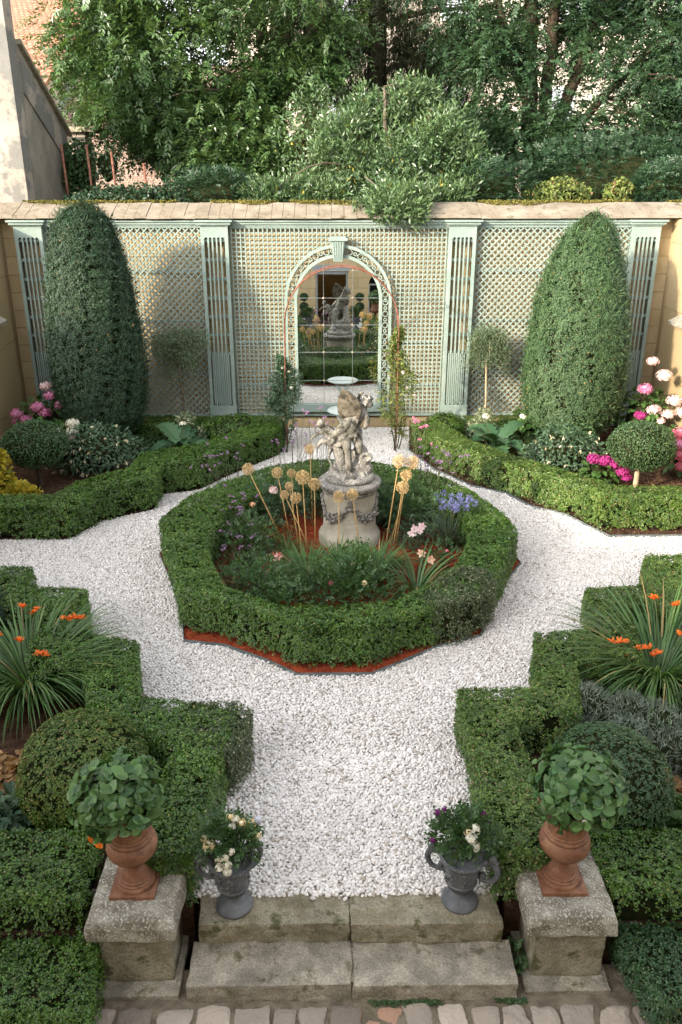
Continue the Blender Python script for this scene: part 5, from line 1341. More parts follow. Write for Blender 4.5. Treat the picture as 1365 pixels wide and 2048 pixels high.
def hydrangea(label, c, rad, leaves, heads, seed, group='hydrangeas along the walls', L=.16):
    r = thing('hydrangea', label, 'hydrangea', (c[0], c[1], 0), group)
    u = sph(leaves * 2); u = u[u[:, 2] > -.6][:leaves]
    P = np.array([c[0], c[1], rad[2]]) + u * np.array(rad) * rng.uniform(.6, 1.02, (len(u), 1))
    mb = MB(); broad(mb, P, nrm(u + rng.normal(size=u.shape) * .4 - [0, 0, .2]), nrm(u * .6 + [0, 0, .8]), L, L * .65, .35); mb.build('foliage', M['hydr_leaf'], r)
    mb = MB()
    for i in range(0, len(P), max(1, len(P) // 16)): stem_tube(mb, (c[0] + rng.normal() * .1, c[1] + rng.normal() * .1, 0), P[i], .009, .005, .05, 4, 5)
    mb.build('stems', M['twig'], r, True)
    core_ball((c[0], c[1], rad[2]), rad, seed, .55, .1, 5., 'branches', r, .01)
    for (x, y, z, rd, m) in heads:
        mb = MB(); flower_dome(mb, (c[0] + x, c[1] + y, z), rd, int(150 * (rd / .12)), .042, up=(0, -.5, .85), flat=.72, align=.8); mb.ball((c[0] + x, c[1] + y, z), (rd * .8, rd * .8, rd * .55), 8, 6); mb.build('flower_head', M[m], r)
    return r
hydrangea('tall lacecap hydrangea with flat pink heads by the dark yew', (-6.05, 17.1), (.62, .5, .62), 300,
    [(-.50, -.25, .95, .15, 'pink'), (-.30, -.3, .82, .14, 'pink'), (-.02, -.35, 1.12, .15, 'pink'), (.10, -.3, .98, .14, 'pink'), (.22, -.2, 1.32, .13, 'pink'), (.42, -.2, 1.12, .13, 'pink'), (.12, -.1, 1.50, .12, 'palepink'), (.55, -.1, 1.72, .10, 'pink'), (-.55, -.2, .78, .10, 'pink')], 141)
hydrangea('low hydrangea with white and blush heads in front of the pink lacecap', (-5.42, 16.5), (.55, .45, .42), 240,
    [(-.30, -.3, .72, .15, 'palepink'), (-.10, -.35, .74, .14, 'white'), (.22, -.32, .92, .14, 'white'), (.22, -.38, .78, .13, 'white'), (.16, -.42, .64, .12, 'palepink'), (.20, -.46, .36, .12, 'white'), (.2, -.5, .14, .1, 'white')], 142)
hydrangea('white flowered hydrangea at the foot of the sunlit yew', (4.55, 17.9), (.45, .4, .38), 180, [(.0, -.3, .74, .12, 'white'), (-.25, -.2, .62, .08, 'white')], 143)
hydrangea('tall hydrangea with pale and rose pink heads climbing before the wall end pilaster', (6.72, 17.2), (.55, .45, .72), 260,
    [(.02, -.2, 1.98, .13, 'palepink'), (.30, -.2, 1.68, .17, 'palepink'), (-.10, -.3, 1.42, .16, 'pink'), (.55, -.3, 1.16, .17, 'palepink'), (.12, -.35, .98, .16, 'palepink'), (-.16, -.4, .88, .13, 'magenta'), (.42, -.4, .90, .14, 'palepink'), (.74, -.4, .94, .17, 'palepink'), (.95, -.5, .84, .18, 'palepink'), (.28, -.4, .76, .1, 'palepink')], 144)
hydrangea('hydrangea with crowded rose red heads against the side wall', (6.95, 15.4), (.40, .45, .5), 150,
    [(-.22, -.3, .98, .18, 'rosered'), (-.02, -.25, 1.0, .18, 'rosered'), (-.2, -.36, .78, .19, 'pink'), (.02, -.4, .80, .19, 'rosered'), (-.15, -.4, .58, .18, 'rosered'), (.1, -.4, .62, .18, 'rosered'), (-.16, -.45, .36, .14, 'rosered')], 145)
hydrangea('low hydrangea with magenta heads beside the pale stem of the box ball', (5.18, 14.9), (.34, .3, .26), 110,
    [(-.18, -.1, .58, .13, 'magenta'), (.02, -.15, .56, .14, 'magenta'), (.18, -.18, .50, .14, 'magenta'), (.36, -.22, .36, .13, 'magenta'), (.44, -.25, .26, .10, 'magenta')], 146)

def fuchsia(label, c, rad, n, seed, mat, fl, nf):
    r = thing('fuchsia', label, 'shrub', (c[0], c[1], 0), 'fuchsias with hanging pale flowers')
    P, N = bush_pts((c[0], c[1], rad[2] * .95), rad, n, seed, .22, 5., .6, -.8)
    mb = MB(); cards(mb, P, N * .3 + np.array([0, -.2, .8]), .085, .038, .6, T=N - np.array([0, 0, .2]), tj=.5, base=.1); mb.build('foliage', M[mat], r)
    core_ball((c[0], c[1], rad[2] * .95), rad, seed, .62, .2, 5., 'branches', r, .01)
    k = rng.choice(len(P), nf * 3, False); k = [i for i in k if P[i, 1] < c[1]][:nf]
    for i in k:
        mb = MB(); q = P[i] + N[i] / np.linalg.norm(N[i]) * .05
        cards(mb, np.tile(q, (6, 1)), rng.normal(size=(6, 3)), .07, .022, .8, T=np.array([[0, 0, -1.]]), tj=.35, base=0.); mb.build('flower', M[fl], r)
fuchsia('shaded fuchsia with cream hanging flowers in front of the dark yew', (-4.75, 15.75), (.85, .6, .52), 2600, 151, 'shrub_blue', 'cream', 46)
fuchsia('sunlit fuchsia with pale pink hanging flowers beside the magenta hydrangea', (4.55, 15.4), (.78, .55, .52), 2600, 152, 'shrub_blue', 'cream', 46)
fuchsia('small fuchsia with tiny flowers under the sunlit yew trunk', (5.1, 16.4), (.4, .35, .45), 1100, 153, 'shrub', 'palepink', 18)

r = thing('yellow_shrub', 'bright yellow leaved shrub behind the stepped hedge at the garden side', 'shrub', (-6.05, 14.0, 0))
mb = MB()
for (x, y, z, rr) in ((-6.05, 14.0, .55, .34), (-5.85, 13.9, .34, .3), (-5.45, 13.75, .28, .26), (-6.3, 13.9, .4, .34), (-6.0, 14.1, .85, .2)):
    P, N = bush_pts((x, y, z), (rr, rr, rr * .8), 330, 161, .2, 5., .5, -.6); broad(mb, P, nrm(N + rng.normal(size=P.shape)), N + np.array([0, -.3, .6]), .10, .06, .2)
mb.build('foliage', M['yellow'], r)
mb = MB()
for k in range(10): stem_tube(mb, (-6.0, 14.0, 0), (-6.0 + rng.normal() * .25, 14 + rng.normal() * .15, rng.uniform(.4, .9)), .01, .004, .06, 4, 5)
mb.build('stems', M['twig'], r, True)
low_plant('ground_cover', 'low feathery green plant along the sunlit hedge', (5.95, 14.0), (.62, .3, .22), 420, .12, .02, 'shrub', 171)
low_plant('ground_cover', 'low broad leaved plant at the garden side behind the sunlit hedge', (6.7, 13.7), (.5, .35, .26), 200, .13, .085, 'hydr_leaf', 172)
low_plant('ground_cover', 'soft light green plant between the acanthus and the sunlit fuchsia', (4.1, 16.6), (.55, .5, .36), 480, .13, .022, 'yelgreen', 173)
low_plant('ground_cover', 'small dark plant on the mulch beside the shaded acanthus', (-2.55, 16.5), (.3, .3, .22), 120, .10, .05, 'shrub', 174)
low_plant('ground_cover', 'small pale plant at the hedge foot under the short stemmed box ball', (-4.95, 13.95), (.24, .2, .2), 90, .10, .05, 'heuchera', 175)

# ------------------------------------------------------------------ the round bed
AL = [((-.74, 12.08), (-1.27, 1.34), .095), ((-.65, 12.28), (-.83, 1.21), .088), ((-.60, 12.69), (-.63, 1.06), .072), ((-.36, 11.55), (-.41, 1.39), .105), ((-.49, 11.89), (-.63, 1.13), .066), ((-.24, 11.89), (-.24, 1.16), .095), ((-.44, 11.66), (-.52, 1.02), .085), ((-.30, 12.91), (-.33, 1.40), .085), ((.12, 11.42), (.13, 1.13), .088), ((.47, 11.51), (.33, 1.13), .088), ((.85, 11.78), (1.04, 1.56), .10), ((.92, 11.87), (1.25, 1.51), .10), ((1.02, 11.87), (1.16, 1.31), .088), ((.98, 11.83), (1.11, 1.12), .098), ((-.30, 11.80), (-.70, 1.02), .07)]
ALAB = ['dried allium head on a strongly leaning stem above the red lily', 'dried allium head just above the pale rose bloom', 'dried allium head half hidden behind the tallest head in the group beside the pedestal', 'largest dried allium head in the group beside the pedestal', 'smallest dried allium head, below the group beside the pedestal', 'dried allium head closest to the pedestal drum edge', 'dried allium head lowest in the group beside the pedestal',
        'pale allium head behind the statue, next to the child figure', 'straight stemmed dried allium head before the middle of the pedestal', 'slanting dried allium head before the pedestal garland',
        'topmost dried allium head of the leaning bundle, nearer the statue', 'topmost dried allium head of the leaning bundle, nearer the curving hedge', 'middle dried allium head of the leaning bundle', 'lowest dried allium head of the leaning bundle', 'thin dried allium head touching the lowest head beside the pedestal']
for i, (b, h, rd) in enumerate(AL):
    r = thing('dried_allium', ALAB[i], 'allium', (b[0], b[1], .03), 'dried alliums round the statue')
    e = np.array([h[0], b[1], h[1]]); s = np.array([b[0], b[1], .03]); mb = MB(); m = (s + e) / 2 + np.array([.0, 0, .015]); mb.tube([s, m, e], [.011, .009, .006], 7); mb.build('stem', M['straw'], r, True)
    n = 260; u = sph(n); mb = MB()
    cards(mb, e + u * rd * .05, rng.normal(size=u.shape), rd * .98, rd * .030, .9, T=u, tj=.02, base=0., jit=.08)
    k = u * rd * rng.uniform(.86, 1.02, (n, 1))
    for j in range(2): cards(mb, e + k, rng.normal(size=u.shape), rd * .30, rd * .11, .8, T=u + rng.normal(size=u.shape) * .9, tj=.3, base=.4)
    mb.build('flower_head', M['allium'], r)

def verbena(label, stems, seed, mat='purple', group='purple verbenas with wiry stems'):
    b = stems[0][0]; r = thing('verbena', label, 'verbena', (b[0], b[1], .02), group)
    mb = MB()
    for (p, e) in stems: stem_tube(mb, (p[0], p[1], .02), e, .0055, .0035, .05, 5, 5)
    lv = np.array([np.array([p[0], p[1], .02]) + (np.array(e) - np.array([p[0], p[1], .02])) * u for p, e in stems for u in rng.uniform(.02, .6, 7)])
    cards(mb, lv, np.tile([0, -.3, 1.], (len(lv), 1)), .11, .012, .6, base=0.)
    mb.build('stems', M['stem'], r)
    for (p, e) in stems:
        mb = MB(); e = np.array(e)
        for k in range(3): flower_dome(mb, e + rng.normal(size=3) * np.array([.020, .018, .012]), .018, 24, .020)
        mb.build('flower_cluster', M[mat], r)
def vb(label, base, spread, n, zr, seed, off=(0, 0), mat='purple'):
    st = []
    for k in range(n):
        a = rng.uniform(0, 6.28); d = rng.uniform(.1, 1); p = (base[0] + spread * .3 * d * math.cos(a), base[1] + spread * .3 * d * math.sin(a))
        st.append((p, (base[0] + off[0] + spread * d * math.cos(a), base[1] + off[1] + spread * d * math.sin(a), rng.uniform(*zr))))
    verbena(label, st, seed, mat)
vb('tall purple verbena between the statue and the mirror, beside the child figure', (-.25, 13.3), .36, 12, (1.55, 2.0), 181, (.0, 0))
vb('purple verbena leaning over the shaded inner side of the ring hedge', (-1.35, 12.1), .55, 16, (.55, .95), 182, (-.2, 0))
vb('purple verbena low between the red mulch and the leaning allium', (-1.25, 11.3), .45, 12, (.35, .65), 183)
vb('purple verbena in front of the shaded back hedge near the pebble path', (-1.85, 14.35), .60, 16, (.6, 1.05), 184, (-.1, 0))
vb('purple verbena at the foot of the shaded climbing rose', (-.75, 14.0), .5, 9, (1.0, 1.5), 185)
vb('purple verbena scattered before the sunlit back hedge', (1.75, 13.6), .55, 16, (.75, 1.25), 186, (.2, 0))
vb('pinkish verbena by the foot of the sunlit climbing rose', (1.45, 14.0), .45, 10, (1.2, 1.6), 187, (.1, 0), 'pink')
vb('wiry verbena with dark stems crossing the ring hedge behind the blue agapanthus', (1.65, 12.9), .4, 8, (.9, 1.3), 188, (.15, .1))

# agapanthus
r = thing('agapanthus', 'blue agapanthus with a mound of grey strap leaves inside the ring hedge', 'agapanthus', (1.90, 12.0, .02))
n = 190; a = rng.uniform(0, 2 * PI, n); D = np.c_[np.cos(a), np.sin(a), np.zeros(n)]; mb = MB(); blades(mb, np.c_[1.90 + .16 * np.cos(a) * rng.uniform(0, 1, n), 12.0 + .16 * np.sin(a) * rng.uniform(0, 1, n), np.full(n, .02)], D, .66, .016, .6, 2.6); mb.build('leaves', M['strap_grey'], r)
for k in range(18):
    e = np.array([2.0 + .34 * math.cos(k * 2.4) * (k / 18) ** .5, 12.15 + .36 * math.sin(k * 2.4) * (k / 18) ** .5, rng.uniform(.66, .84)])
    mb = MB(); stem_tube(mb, (1.90 + rng.normal() * .06, 12.0 + rng.normal() * .06, .02), e, .005, .004, .04, 4, 5); s = mb.build('flower_stem', M['stem'], r, True)
    mb = MB(); u = sph(40); cards(mb, e + u * .036, rng.normal(size=u.shape), .042, .014, .7, T=u, tj=.15, base=.2); mb.build('flower_head', M['blue'], r)

def lily(label, base, h, fl, mat, seed):
    r = thing('lily', label, 'lily', (base[0], base[1], .02), 'lilies in the ring bed')
    top = np.array(fl[0]); mb = MB(); stem_tube(mb, (base[0], base[1], .02), top, .007, .005, .03, 5, 6)
    n = 46; u = rng.uniform(.08, .92, n); P = np.array([base[0], base[1], .02]) * (1 - u)[:, None] + top * u[:, None]; a = np.arange(n) * 2.4; T = np.c_[np.cos(a), np.sin(a), np.full(n, .5)]
    mb.build('stem', M['stem'], r, True); mb = MB(); broad(mb, P, T, np.c_[-np.cos(a) * .4, -np.sin(a) * .4, np.ones(n)], .13, .022, .3); mb.build('leaves', M['shrub'], r)
    for q in fl:
        mb = MB(); a = np.arange(6) * PI / 3 + rng.uniform(0, 1); q = np.array(q)
        ax = nrm(np.array([rng.uniform(-.3, .3), -.75, .55])); e1 = nrm(np.cross(ax, [0, 0, 1.])); e2 = np.cross(ax, e1)
        T = e1 * np.cos(a)[:, None] + e2 * np.sin(a)[:, None] + ax * .55
        broad(mb, np.tile(q - ax * .02, (6, 1)), T, ax - .5 * (e1 * np.cos(a)[:, None] + e2 * np.sin(a)[:, None]), .075, .050, .35); mb.build('flower', M[mat], r)
lily('red lily with cream petal edges in front of the leaning allium', (-.78, 11.1), .4, [(-.78, 11.05, .34), (-.86, 11.1, .30)], 'lilyred', 191)
lily('peach trumpet lily beside the arching strap leaves', (1.36, 10.95), .4, [(1.33, 10.95, .42), (1.45, 10.85, .36)], 'peach', 192)
lily('tall leafy lily stem with blush flowers beside the pedestal', (1.32, 11.75), .5, [(1.30, 11.7, .48), (1.38, 11.68, .46), (1.42, 11.75, .50), (1.26, 11.66, .42)], 'palepink', 193)
lily('very tall leafy lily spire without open flowers near the agapanthus', (1.52, 11.55), .9, [(1.55, 11.6, 1.05)], 'shrub', 194)
for lab, c, n, L, W, ar, li, mt in (
    ('dense dark daylily clump at the front middle of the ring bed', (-.34, 10.85), 260, .60, .030, .75, 2.0, 'strap'),
    ('daylily clump in front of the pedestal with broad leaves', (.12, 11.0), 240, .58, .032, .7, 2.2, 'strap'),
    ('daylily clump between the pedestal and the leaning allium bundle', (.70, 11.0), 230, .58, .030, .7, 2.2, 'strap'),
    ('daylily with long leaves arching over the red mulch', (1.22, 10.45), 60, .85, .030, .85, 1.8, 'strap'),
    ('daylily with a few long pale leaves by the red lily', (-.95, 10.55), 50, .62, .026, .85, 1.8, 'strap_grey'),
    ('grassy daylily tuft by the shaded pedestal side', (-.70, 11.9), 90, .42, .012, .8, 1.8, 'strap'),
    ('daylily clump behind the pedestal in the ring bed', (.95, 12.9), 110, .60, .024, .7, 2.2, 'strap_grey'),
    ('fine grassy tuft with dry blades near the red mulch corner', (-1.1, 11.5), 120, .40, .010, .8, 1.8, 'strap_grey'),
    ('fine tuft of dry blades at the foot of the shaded alliums', (-.55, 11.6), 100, .36, .009, .9, 1.6, 'strap')):
    day_lily('daylily', lab, c, n, L, W, ar, li, mt, .02, None, 'orange', 'daylilies in the ring bed', .12)
for lab, c, zc, rad, n, fl, mt, L in (
    ('low rose bush with round leaves at the near edge of the ring bed', (.25, 10.0), .30, (.66, .42, .34), 560, [(.2, -.2, .52, .035, 'cream'), (-.25, -.15, .5, .03, 'rosered')], 'shrub', .06),
    ('light leaved rose bush in front of the pedestal', (.32, 10.50), .38, (.42, .34, .36), 300, [(.0, -.1, .5, .03, 'cream')], 'hydr_leaf', .055),
    ('rose bush with a blush bloom behind the leaning allium', (-.95, 12.9), .42, (.60, .5, .42), 560, [(.02, -.25, .78, .065, 'palepink'), (-.32, -.3, .55, .045, 'peach')], 'shrub_blue', .045),
    ('bushy small rose bush at the shaded near corner of the ring bed', (-1.02, 10.25), .30, (.46, .50, .30), 420, [], 'shrub', .05),
    ('rose bush behind the statue pedestal', (.25, 13.3), .42, (.75, .42, .42), 560, [], 'shrub', .05),
    ('rose bush between the agapanthus and the pedestal', (1.35, 12.75), .40, (.55, .55, .40), 520, [], 'shrub', .045),
    ('thin rose bush with reddish leaves beside the agapanthus', (1.72, 11.15), .24, (.26, .3, .24), 110, [(.0, -.1, .4, .03, 'rosered')], 'shrub', .045),
    ('thin rose bush over the red mulch in the shaded half of the bed', (-1.30, 11.75), .30, (.42, .62, .32), 460, [], 'shrub', .045),
    ('small rose bush by the near inner corner with dark leaves', (-.68, 9.72), .24, (.46, .34, .24), 320, [], 'shrub', .05)):
    rose_plant(lab, c, zc, rad, n, int(zc * 1000) + n, fl, mt, 'rose bush', .02, 'rose_bush', 'rose bushes in the ring bed', L)

for i, (lab, c, rad, n, L, W, mt) in enumerate((
    ('fine leaved perennial under the leaning allium in the shaded half of the bed', (-1.05, 12.15), (.42, .40, .42), 420, .12, .016, 'yelgreen'),
    ('feathery perennial at the shaded inner edge of the ring hedge', (-1.35, 11.05), (.34, .42, .34), 360, .11, .016, 'shrub'),
    ('narrow leaved perennial between the two pedestal alliums and the daylilies', (.40, 11.35), (.34, .26, .36), 300, .12, .020, 'hydr_leaf'),
    ('grey narrow leaved perennial behind the leaning allium bundle', (1.30, 12.25), (.42, .40, .46), 420, .12, .018, 'shrub_blue'),
    ('tall narrow leaved perennial behind the pedestal cap', (.85, 13.15), (.42, .32, .58), 420, .13, .018, 'shrub'),
    ('bright perennial foliage at the near inner hedge corner by the arching daylily', (.98, 9.85), (.36, .30, .30), 300, .10, .030, 'hydr_leaf'),
    ('small perennial with pale leaves by the red lily', (-.62, 10.45), (.30, .28, .32), 260, .10, .028, 'hydr_leaf'),
    ('perennial with reddish leaves at the red mulch corner of the bed', (-1.42, 10.45), (.22, .34, .22), 160, .07, .04, 'heuchera'))):
    low_plant('perennial', lab, c, rad, n, L, W, mt, 400 + i, 'perennials in the ring bed', z0=.02, droop=.35, upn=.6)

# ================================================================== BEHIND THE WALL
tree('ash_tree', 'big ash tree with feathery leaves and a forked trunk behind the wall', (-1.55, 25, 4.5),
     [[(-1.55, 25, 4.4, .36), (-1.5, 25, 6.2, .32), (-1.42, 25, 8.0, .30), (-1.40, 25, 8.4, .32)], [(-1.42, 25, 8.2, .2), (-1.75, 25, 9.0, .17), (-2.05, 25, 11.5, .13)], [(-1.42, 25, 8.2, .18), (-1.38, 24.9, 9.2, .15), (-1.35, 25, 11.5, .12)], [(-1.40, 25, 8.2, .2), (-1.05, 25, 9.2, .16), (-.85, 25, 11.5, .13)], [(-1.4, 25, 8.0, .18), (-.6, 25.2, 8.9, .16), (.6, 25.4, 10.8, .12)], [(-1.5, 25, 7.2, .14), (-3.2, 24.6, 7.7, .10), (-5.0, 24.4, 8.2, .06)]],
     [((-4.3, 24.6, 8.3), (3.3, 2.2, 2.0), 150, .62), ((-3.2, 24.2, 6.7), (2.1, 1.6, 1.1), 70, .55), ((-2.9, 25, 10.6), (4.2, 3.0, 1.6), 110, .70), ((-1.9, 23.9, 7.0), (.7, .6, 1.5), 26, .48), ((-.2, 24.7, 9.3), (1.4, 1.6, 1.1), 26, .55), ((-5.7, 24.6, 9.3), (1.3, 1.6, 1.4), 60, .5), ((-4.0, 24.2, 7.2), (2.4, 1.2, 1.2), 50, .5), ((-2.3, 23.2, 5.9), (1.9, .8, .6), 44, .42), ((-.6, 24.4, 8.1), (.9, .6, .9), 26, .45)],
     'ash', 'ash', 'bark', 26, .38, .058, 201, branches=90)
tree('robinia_tree', 'dark many stemmed robinia tree behind the wall', (5.9, 25, 4.5),
     [[(5.8, 25, 4.4, .30), (5.75, 25, 5.8, .26), (5.5, 25, 7.6, .20), (5.2, 25, 11.5, .12)], [(5.8, 25, 5.6, .2), (5.95, 25, 7.5, .17), (6.0, 24.9, 11.5, .12)], [(5.85, 25, 5.6, .2), (6.5, 25, 7.4, .16), (7.5, 25.1, 10.8, .10)], [(5.8, 25, 6.2, .16), (6.9, 24.8, 7.0, .12), (8.6, 24.6, 8.8, .08)], [(5.8, 25, 6.8, .15), (4.9, 25, 8.6, .12), (4.0, 25, 11., .08)]],
     [((5.6, 25.4, 9.0), (3.0, 1.0, 1.3), 52, .5), ((4.6, 24.4, 8.2), (1.2, .8, 1.0), 20, .45), ((5.4, 24.3, 6.6), (2.2, 1.4, .8), 50, .5), ((8.3, 24.2, 7.6), (1.9, 1.6, 1.9), 62, .55), ((5.8, 25.5, 10.4), (4.2, 2.4, 1.1), 60, .6), ((4.0, 25.2, 8.9), (1.2, 1.2, 1.2), 24, .45), ((7.2, 24.1, 6.0), (2.4, 1.3, .8), 50, .55), ((4.2, 24.4, 6.6), (1.1, 1.0, .9), 26, .45), ((7.0, 25.2, 9.6), (1.6, 1.0, .6), 18, .45)],
     'robinia', 'robinia', 'bark_dark', 24, .40, .052, 202, branches=80)
tree('spruce_tree', 'dark conifer with drooping twigs and an ivy trunk behind the laurel', (1.45, 27.5, 4.5),
     [[(1.45, 27.5, 4.4, .34), (1.45, 27.5, 8., .30), (1.40, 27.5, 13., .2)]] + [[(1.45, 27.5, z, .09), (1.45 + s * 1.3, 27.3, z + .25 + .15 * s, .07), (1.45 + s * L_, 27.2, z + k, .03)] for (z, s, L_, k) in ((7.0, 1, 3.0, .5), (7.5, -1, 2.6, 1.3), (8.4, 1, 2.6, 1.4), (9.0, -1, 2.4, 1.2), (9.6, 1, 3.2, .5), (6.6, -1, 2.0, .4), (6.9, 1, 2.2, -.1), (10.4, -1, 2.4, .4))],
     [((2.9, 27.3, 7.6), (1.4, .8, .9), 26, .40), ((.2, 27.3, 8.6), (1.3, .8, 1.2), 26, .40), ((2.8, 27.3, 9.3), (1.6, .8, .8), 24, .42), ((1.4, 27.6, 11.), (2.6, 1.2, 1.2), 40, .5), ((2.6, 27.4, 6.5), (1.6, .8, .6), 22, .42), ((1.0, 27.3, 7.4), (1.8, .8, .9), 30, .42), ((3.6, 27.4, 8.4), (1.3, .8, 1.6), 34, .42), ((-.2, 27.5, 9.8), (1.5, .8, 1.0), 30, .42), ((2.2, 27.6, 8.4), (2.2, .8, 1.3), 36, .42), ((1.2, 27.8, 10.0), (2.4, .8, .9), 30, .42)],
     'droop', 'conifer', 'bark_dark', 80, .17, .020, 203, branches=70)
tree('oak_tree', 'dark leafy tree at the far garden side behind the robinia', (10.6, 26, 4.5), [[(10.6, 26, 4.4, .3), (10.4, 26, 7., .25), (10.2, 26, 12., .15)]],
     [((10.2, 25.5, 7.6), (1.8, 1.5, 2.2), 70, .62), ((9.8, 25.8, 10.4), (2.2, 1.8, 1.4), 50, .65)], 'plain', 'robinia', 'bark_dark', 80, .13, .075, 204, branches=40)
tree('laurel_bush', 'large sunlit laurel spilling over the wall coping', (1.4, 21.4, 4.5),
     [[(1.3, 21.4, 4.4, .12), (1.0, 21.4, 5.6, .09), (.6, 21.4, 6.8, .05)], [(1.5, 21.4, 4.4, .12), (1.8, 21.4, 5.8, .08), (2.4, 21.4, 6.9, .04)], [(1.4, 21.4, 4.4, .1), (1.4, 21.4, 6., .07), (1.3, 21.4, 7.5, .03)]],
     [((1.4, 21.3, 5.6), (1.9, .8, .8), 120, .30), ((2.7, 21.2, 5.9), (.8, .6, 1.0), 56, .27), ((.5, 21.5, 6.2), (.9, .6, .7), 50, .27), ((1.7, 21.6, 6.8), (.55, .5, .75), 30, .24), ((.9, 21.9, 7.2), (.35, .3, .5), 10, .2), ((2.4, 21.8, 7.1), (.3, .3, .5), 9, .2), ((3.3, 21.2, 5.4), (.6, .6, .7), 34, .25), ((1.35, 19.55, 5.0), (.85, .4, .28), 28, .27), ((1.45, 18.95, 4.80), (.55, .22, .20), 18, .22), ((-.8, 20.7, 5.1), (1.3, .6, .3), 60, .27), ((2.6, 20.3, 5.1), (.7, .4, .25), 24, .25)],
     'laurel', 'laurel', 'bark', 32, .12, .040, 205, branches=90, cat='shrub')

def wall_shrub(name, label, c, rad, n, mat, seed, L=.10, W=.05, kind='card'):
    r = thing(name, label, 'shrub', (c[0], c[1], 4.55), None)
    P, N = bush_pts(c, rad, n, seed, .25, 4., .5, -.8)
    mb = MB()
    if kind == 'pin': pinnate(mb, P, N + [0, 0, .3], .22, 3, .09, .034, .3)
    else: cards(mb, P, N + np.array([0, -.2, .4]), L, W, .5, T=N, tj=.7)
    mb.build('foliage', M[mat], r); core_ball(c, rad, seed, .55, .25, 4., 'branches', r)
wall_shrub('wall_shrub', 'yellow green shrub with blush tips on the wall below the robinia', (5.35, 20.7, 5.15), (.75, .5, .38), 1400, 'yelgreen', 211)
wall_shrub('wall_shrub', 'small round golden shrub on the wall near the garden side', (6.75, 20.5, 5.2), (.36, .3, .32), 700, 'yelgreen', 212)
wall_shrub('wall_shrub', 'dark feathery shrub on the wall between the laurel and the yellow green shrub', (3.9, 20.8, 5.25), (.95, .6, .55), 1000, 'wall_dark', 213, kind='pin')
wall_shrub('wall_shrub', 'fern leaved dark green shrub at the wall end', (7.9, 20.7, 5.3), (.85, .5, .50), 1000, 'wall_dark', 214, kind='pin')
wall_shrub('wall_shrub', 'dark ivy mound on the wall behind the rusty posts', (-4.9, 20.8, 5.05), (1.5, .6, .34), 2600, 'wall_dark', 215, .09, .07)
wall_shrub('wall_shrub', 'dark leafy shrub on the wall under the ash tree', (-2.7, 21.0, 5.15), (1.2, .6, .55), 1100, 'wall_dark', 216, kind='pin')
wall_shrub('wall_shrub', 'ivy climbing the end of the buttress wall', (-6.25, 22.6, 5.7), (.45, .5, .75), 1400, 'shrub', 217, .09, .07)
wall_shrub('wall_shrub', 'loose airy sapling in front of the brown tiled roof', (-5.35, 21.8, 5.8), (.42, .35, .62), 380, 'laurel', 218, .10, .05)
wall_shrub('wall_shrub', 'tall dark laurel growing between the ash trunk and the sunlit laurel', (-.25, 22.6, 6.1), (1.25, .8, 1.45), 3400, 'laurel', 221, .13, .05)
wall_shrub('wall_shrub', 'shaded undergrowth behind the laurel', (3.4, 23.6, 5.6), (1.5, .9, 1.1), 1900, 'robinia', 219, kind='pin')
wall_shrub('wall_shrub', 'shaded undergrowth behind the robinia stems', (7.4, 22.6, 5.4), (2.9, .8, 1.0), 3000, 'wall_dark', 220, kind='pin')
for i, (x, z, lab) in enumerate(((-6.2, 6.25, 'tall rusty iron post against the buttress wall'), (-5.62, 6.25, 'rusty iron post between the buttress wall and the sapling'), (-5.06, 6.1, 'rusty iron post before the brown tiled roof beside the sapling'), (-4.33, 5.85, 'short rusty iron post under the ash branches'))):
    mb = MB(); mb.tube([(x + .04, 21, 4.5), (x, 21, z)], .028, 8); o = mb.build('rusty_post', M['rust'], None, True); tag(o, lab, 'post', 'rusty iron posts behind the wall')

# neighbouring buildings behind the wall
r = thing('buttressed_wall', 'tall old rendered gable wall at the wall end with a sloping buttress', 'wall', (-7.5, 20, 4.5))
mb = MB(); mb.box(-8.3, -6.72, 19.79, 20.3, 4.5, 9.25); mb.build('gable_wall', M['render_wall'], r)
mb = MB(); V = [(-6.94, 20.302, 4.5), (-6.70, 20.302, 4.5), (-6.70, 23.3, 4.5), (-6.94, 23.3, 4.5), (-6.94, 20.302, 8.2), (-6.70, 20.302, 8.2), (-6.70, 23.3, 6.55), (-6.94, 23.3, 6.55)]
mb.add(V, [(0, 3, 2, 1), (4, 5, 6, 7), (0, 1, 5, 4), (2, 3, 7, 6), (1, 2, 6, 5), (0, 4, 7, 3)]); mb.build('buttress', M['render_grey'], r)
mb = MB(); V = [(-6.95, 20.31, 8.203), (-6.60, 20.31, 8.203), (-6.60, 23.4, 6.51), (-6.95, 23.4, 6.51), (-6.95, 20.31, 8.30), (-6.60, 20.31, 8.30), (-6.60, 23.4, 6.60), (-6.95, 23.4, 6.60)]
mb.add(V, [(0, 3, 2, 1), (4, 5, 6, 7), (0, 1, 5, 4), (2, 3, 7, 6), (1, 2, 6, 5), (0, 4, 7, 3)]); mb.build('buttress_coping', M['stone_moss'], r)
mb = MB(); mb.add([(-6.7, 20.32, 7.95), (-6.66, 20.32, 7.95), (-6.66, 23.25, 6.35), (-6.7, 23.25, 6.35), (-6.7, 20.32, 7.25), (-6.66, 20.32, 7.25), (-6.66, 23.25, 5.75), (-6.7, 23.25, 5.75)], [(0, 1, 2, 3), (7, 6, 5, 4), (1, 5, 6, 2), (0, 4, 5, 1), (3, 2, 6, 7)]); mb.build('render_band', M['render_wall'], r)
r = thing('wall_pillar', 'rendered pillar with a flat mossy capstone at the end of the buttress', 'pillar', (-6.75, 23.9, 4.5))
mb = MB(); mb.box(-6.98, -6.32, 23.55, 24.2, 4.5, 6.62); mb.build('shaft', M['render_wall'], r)
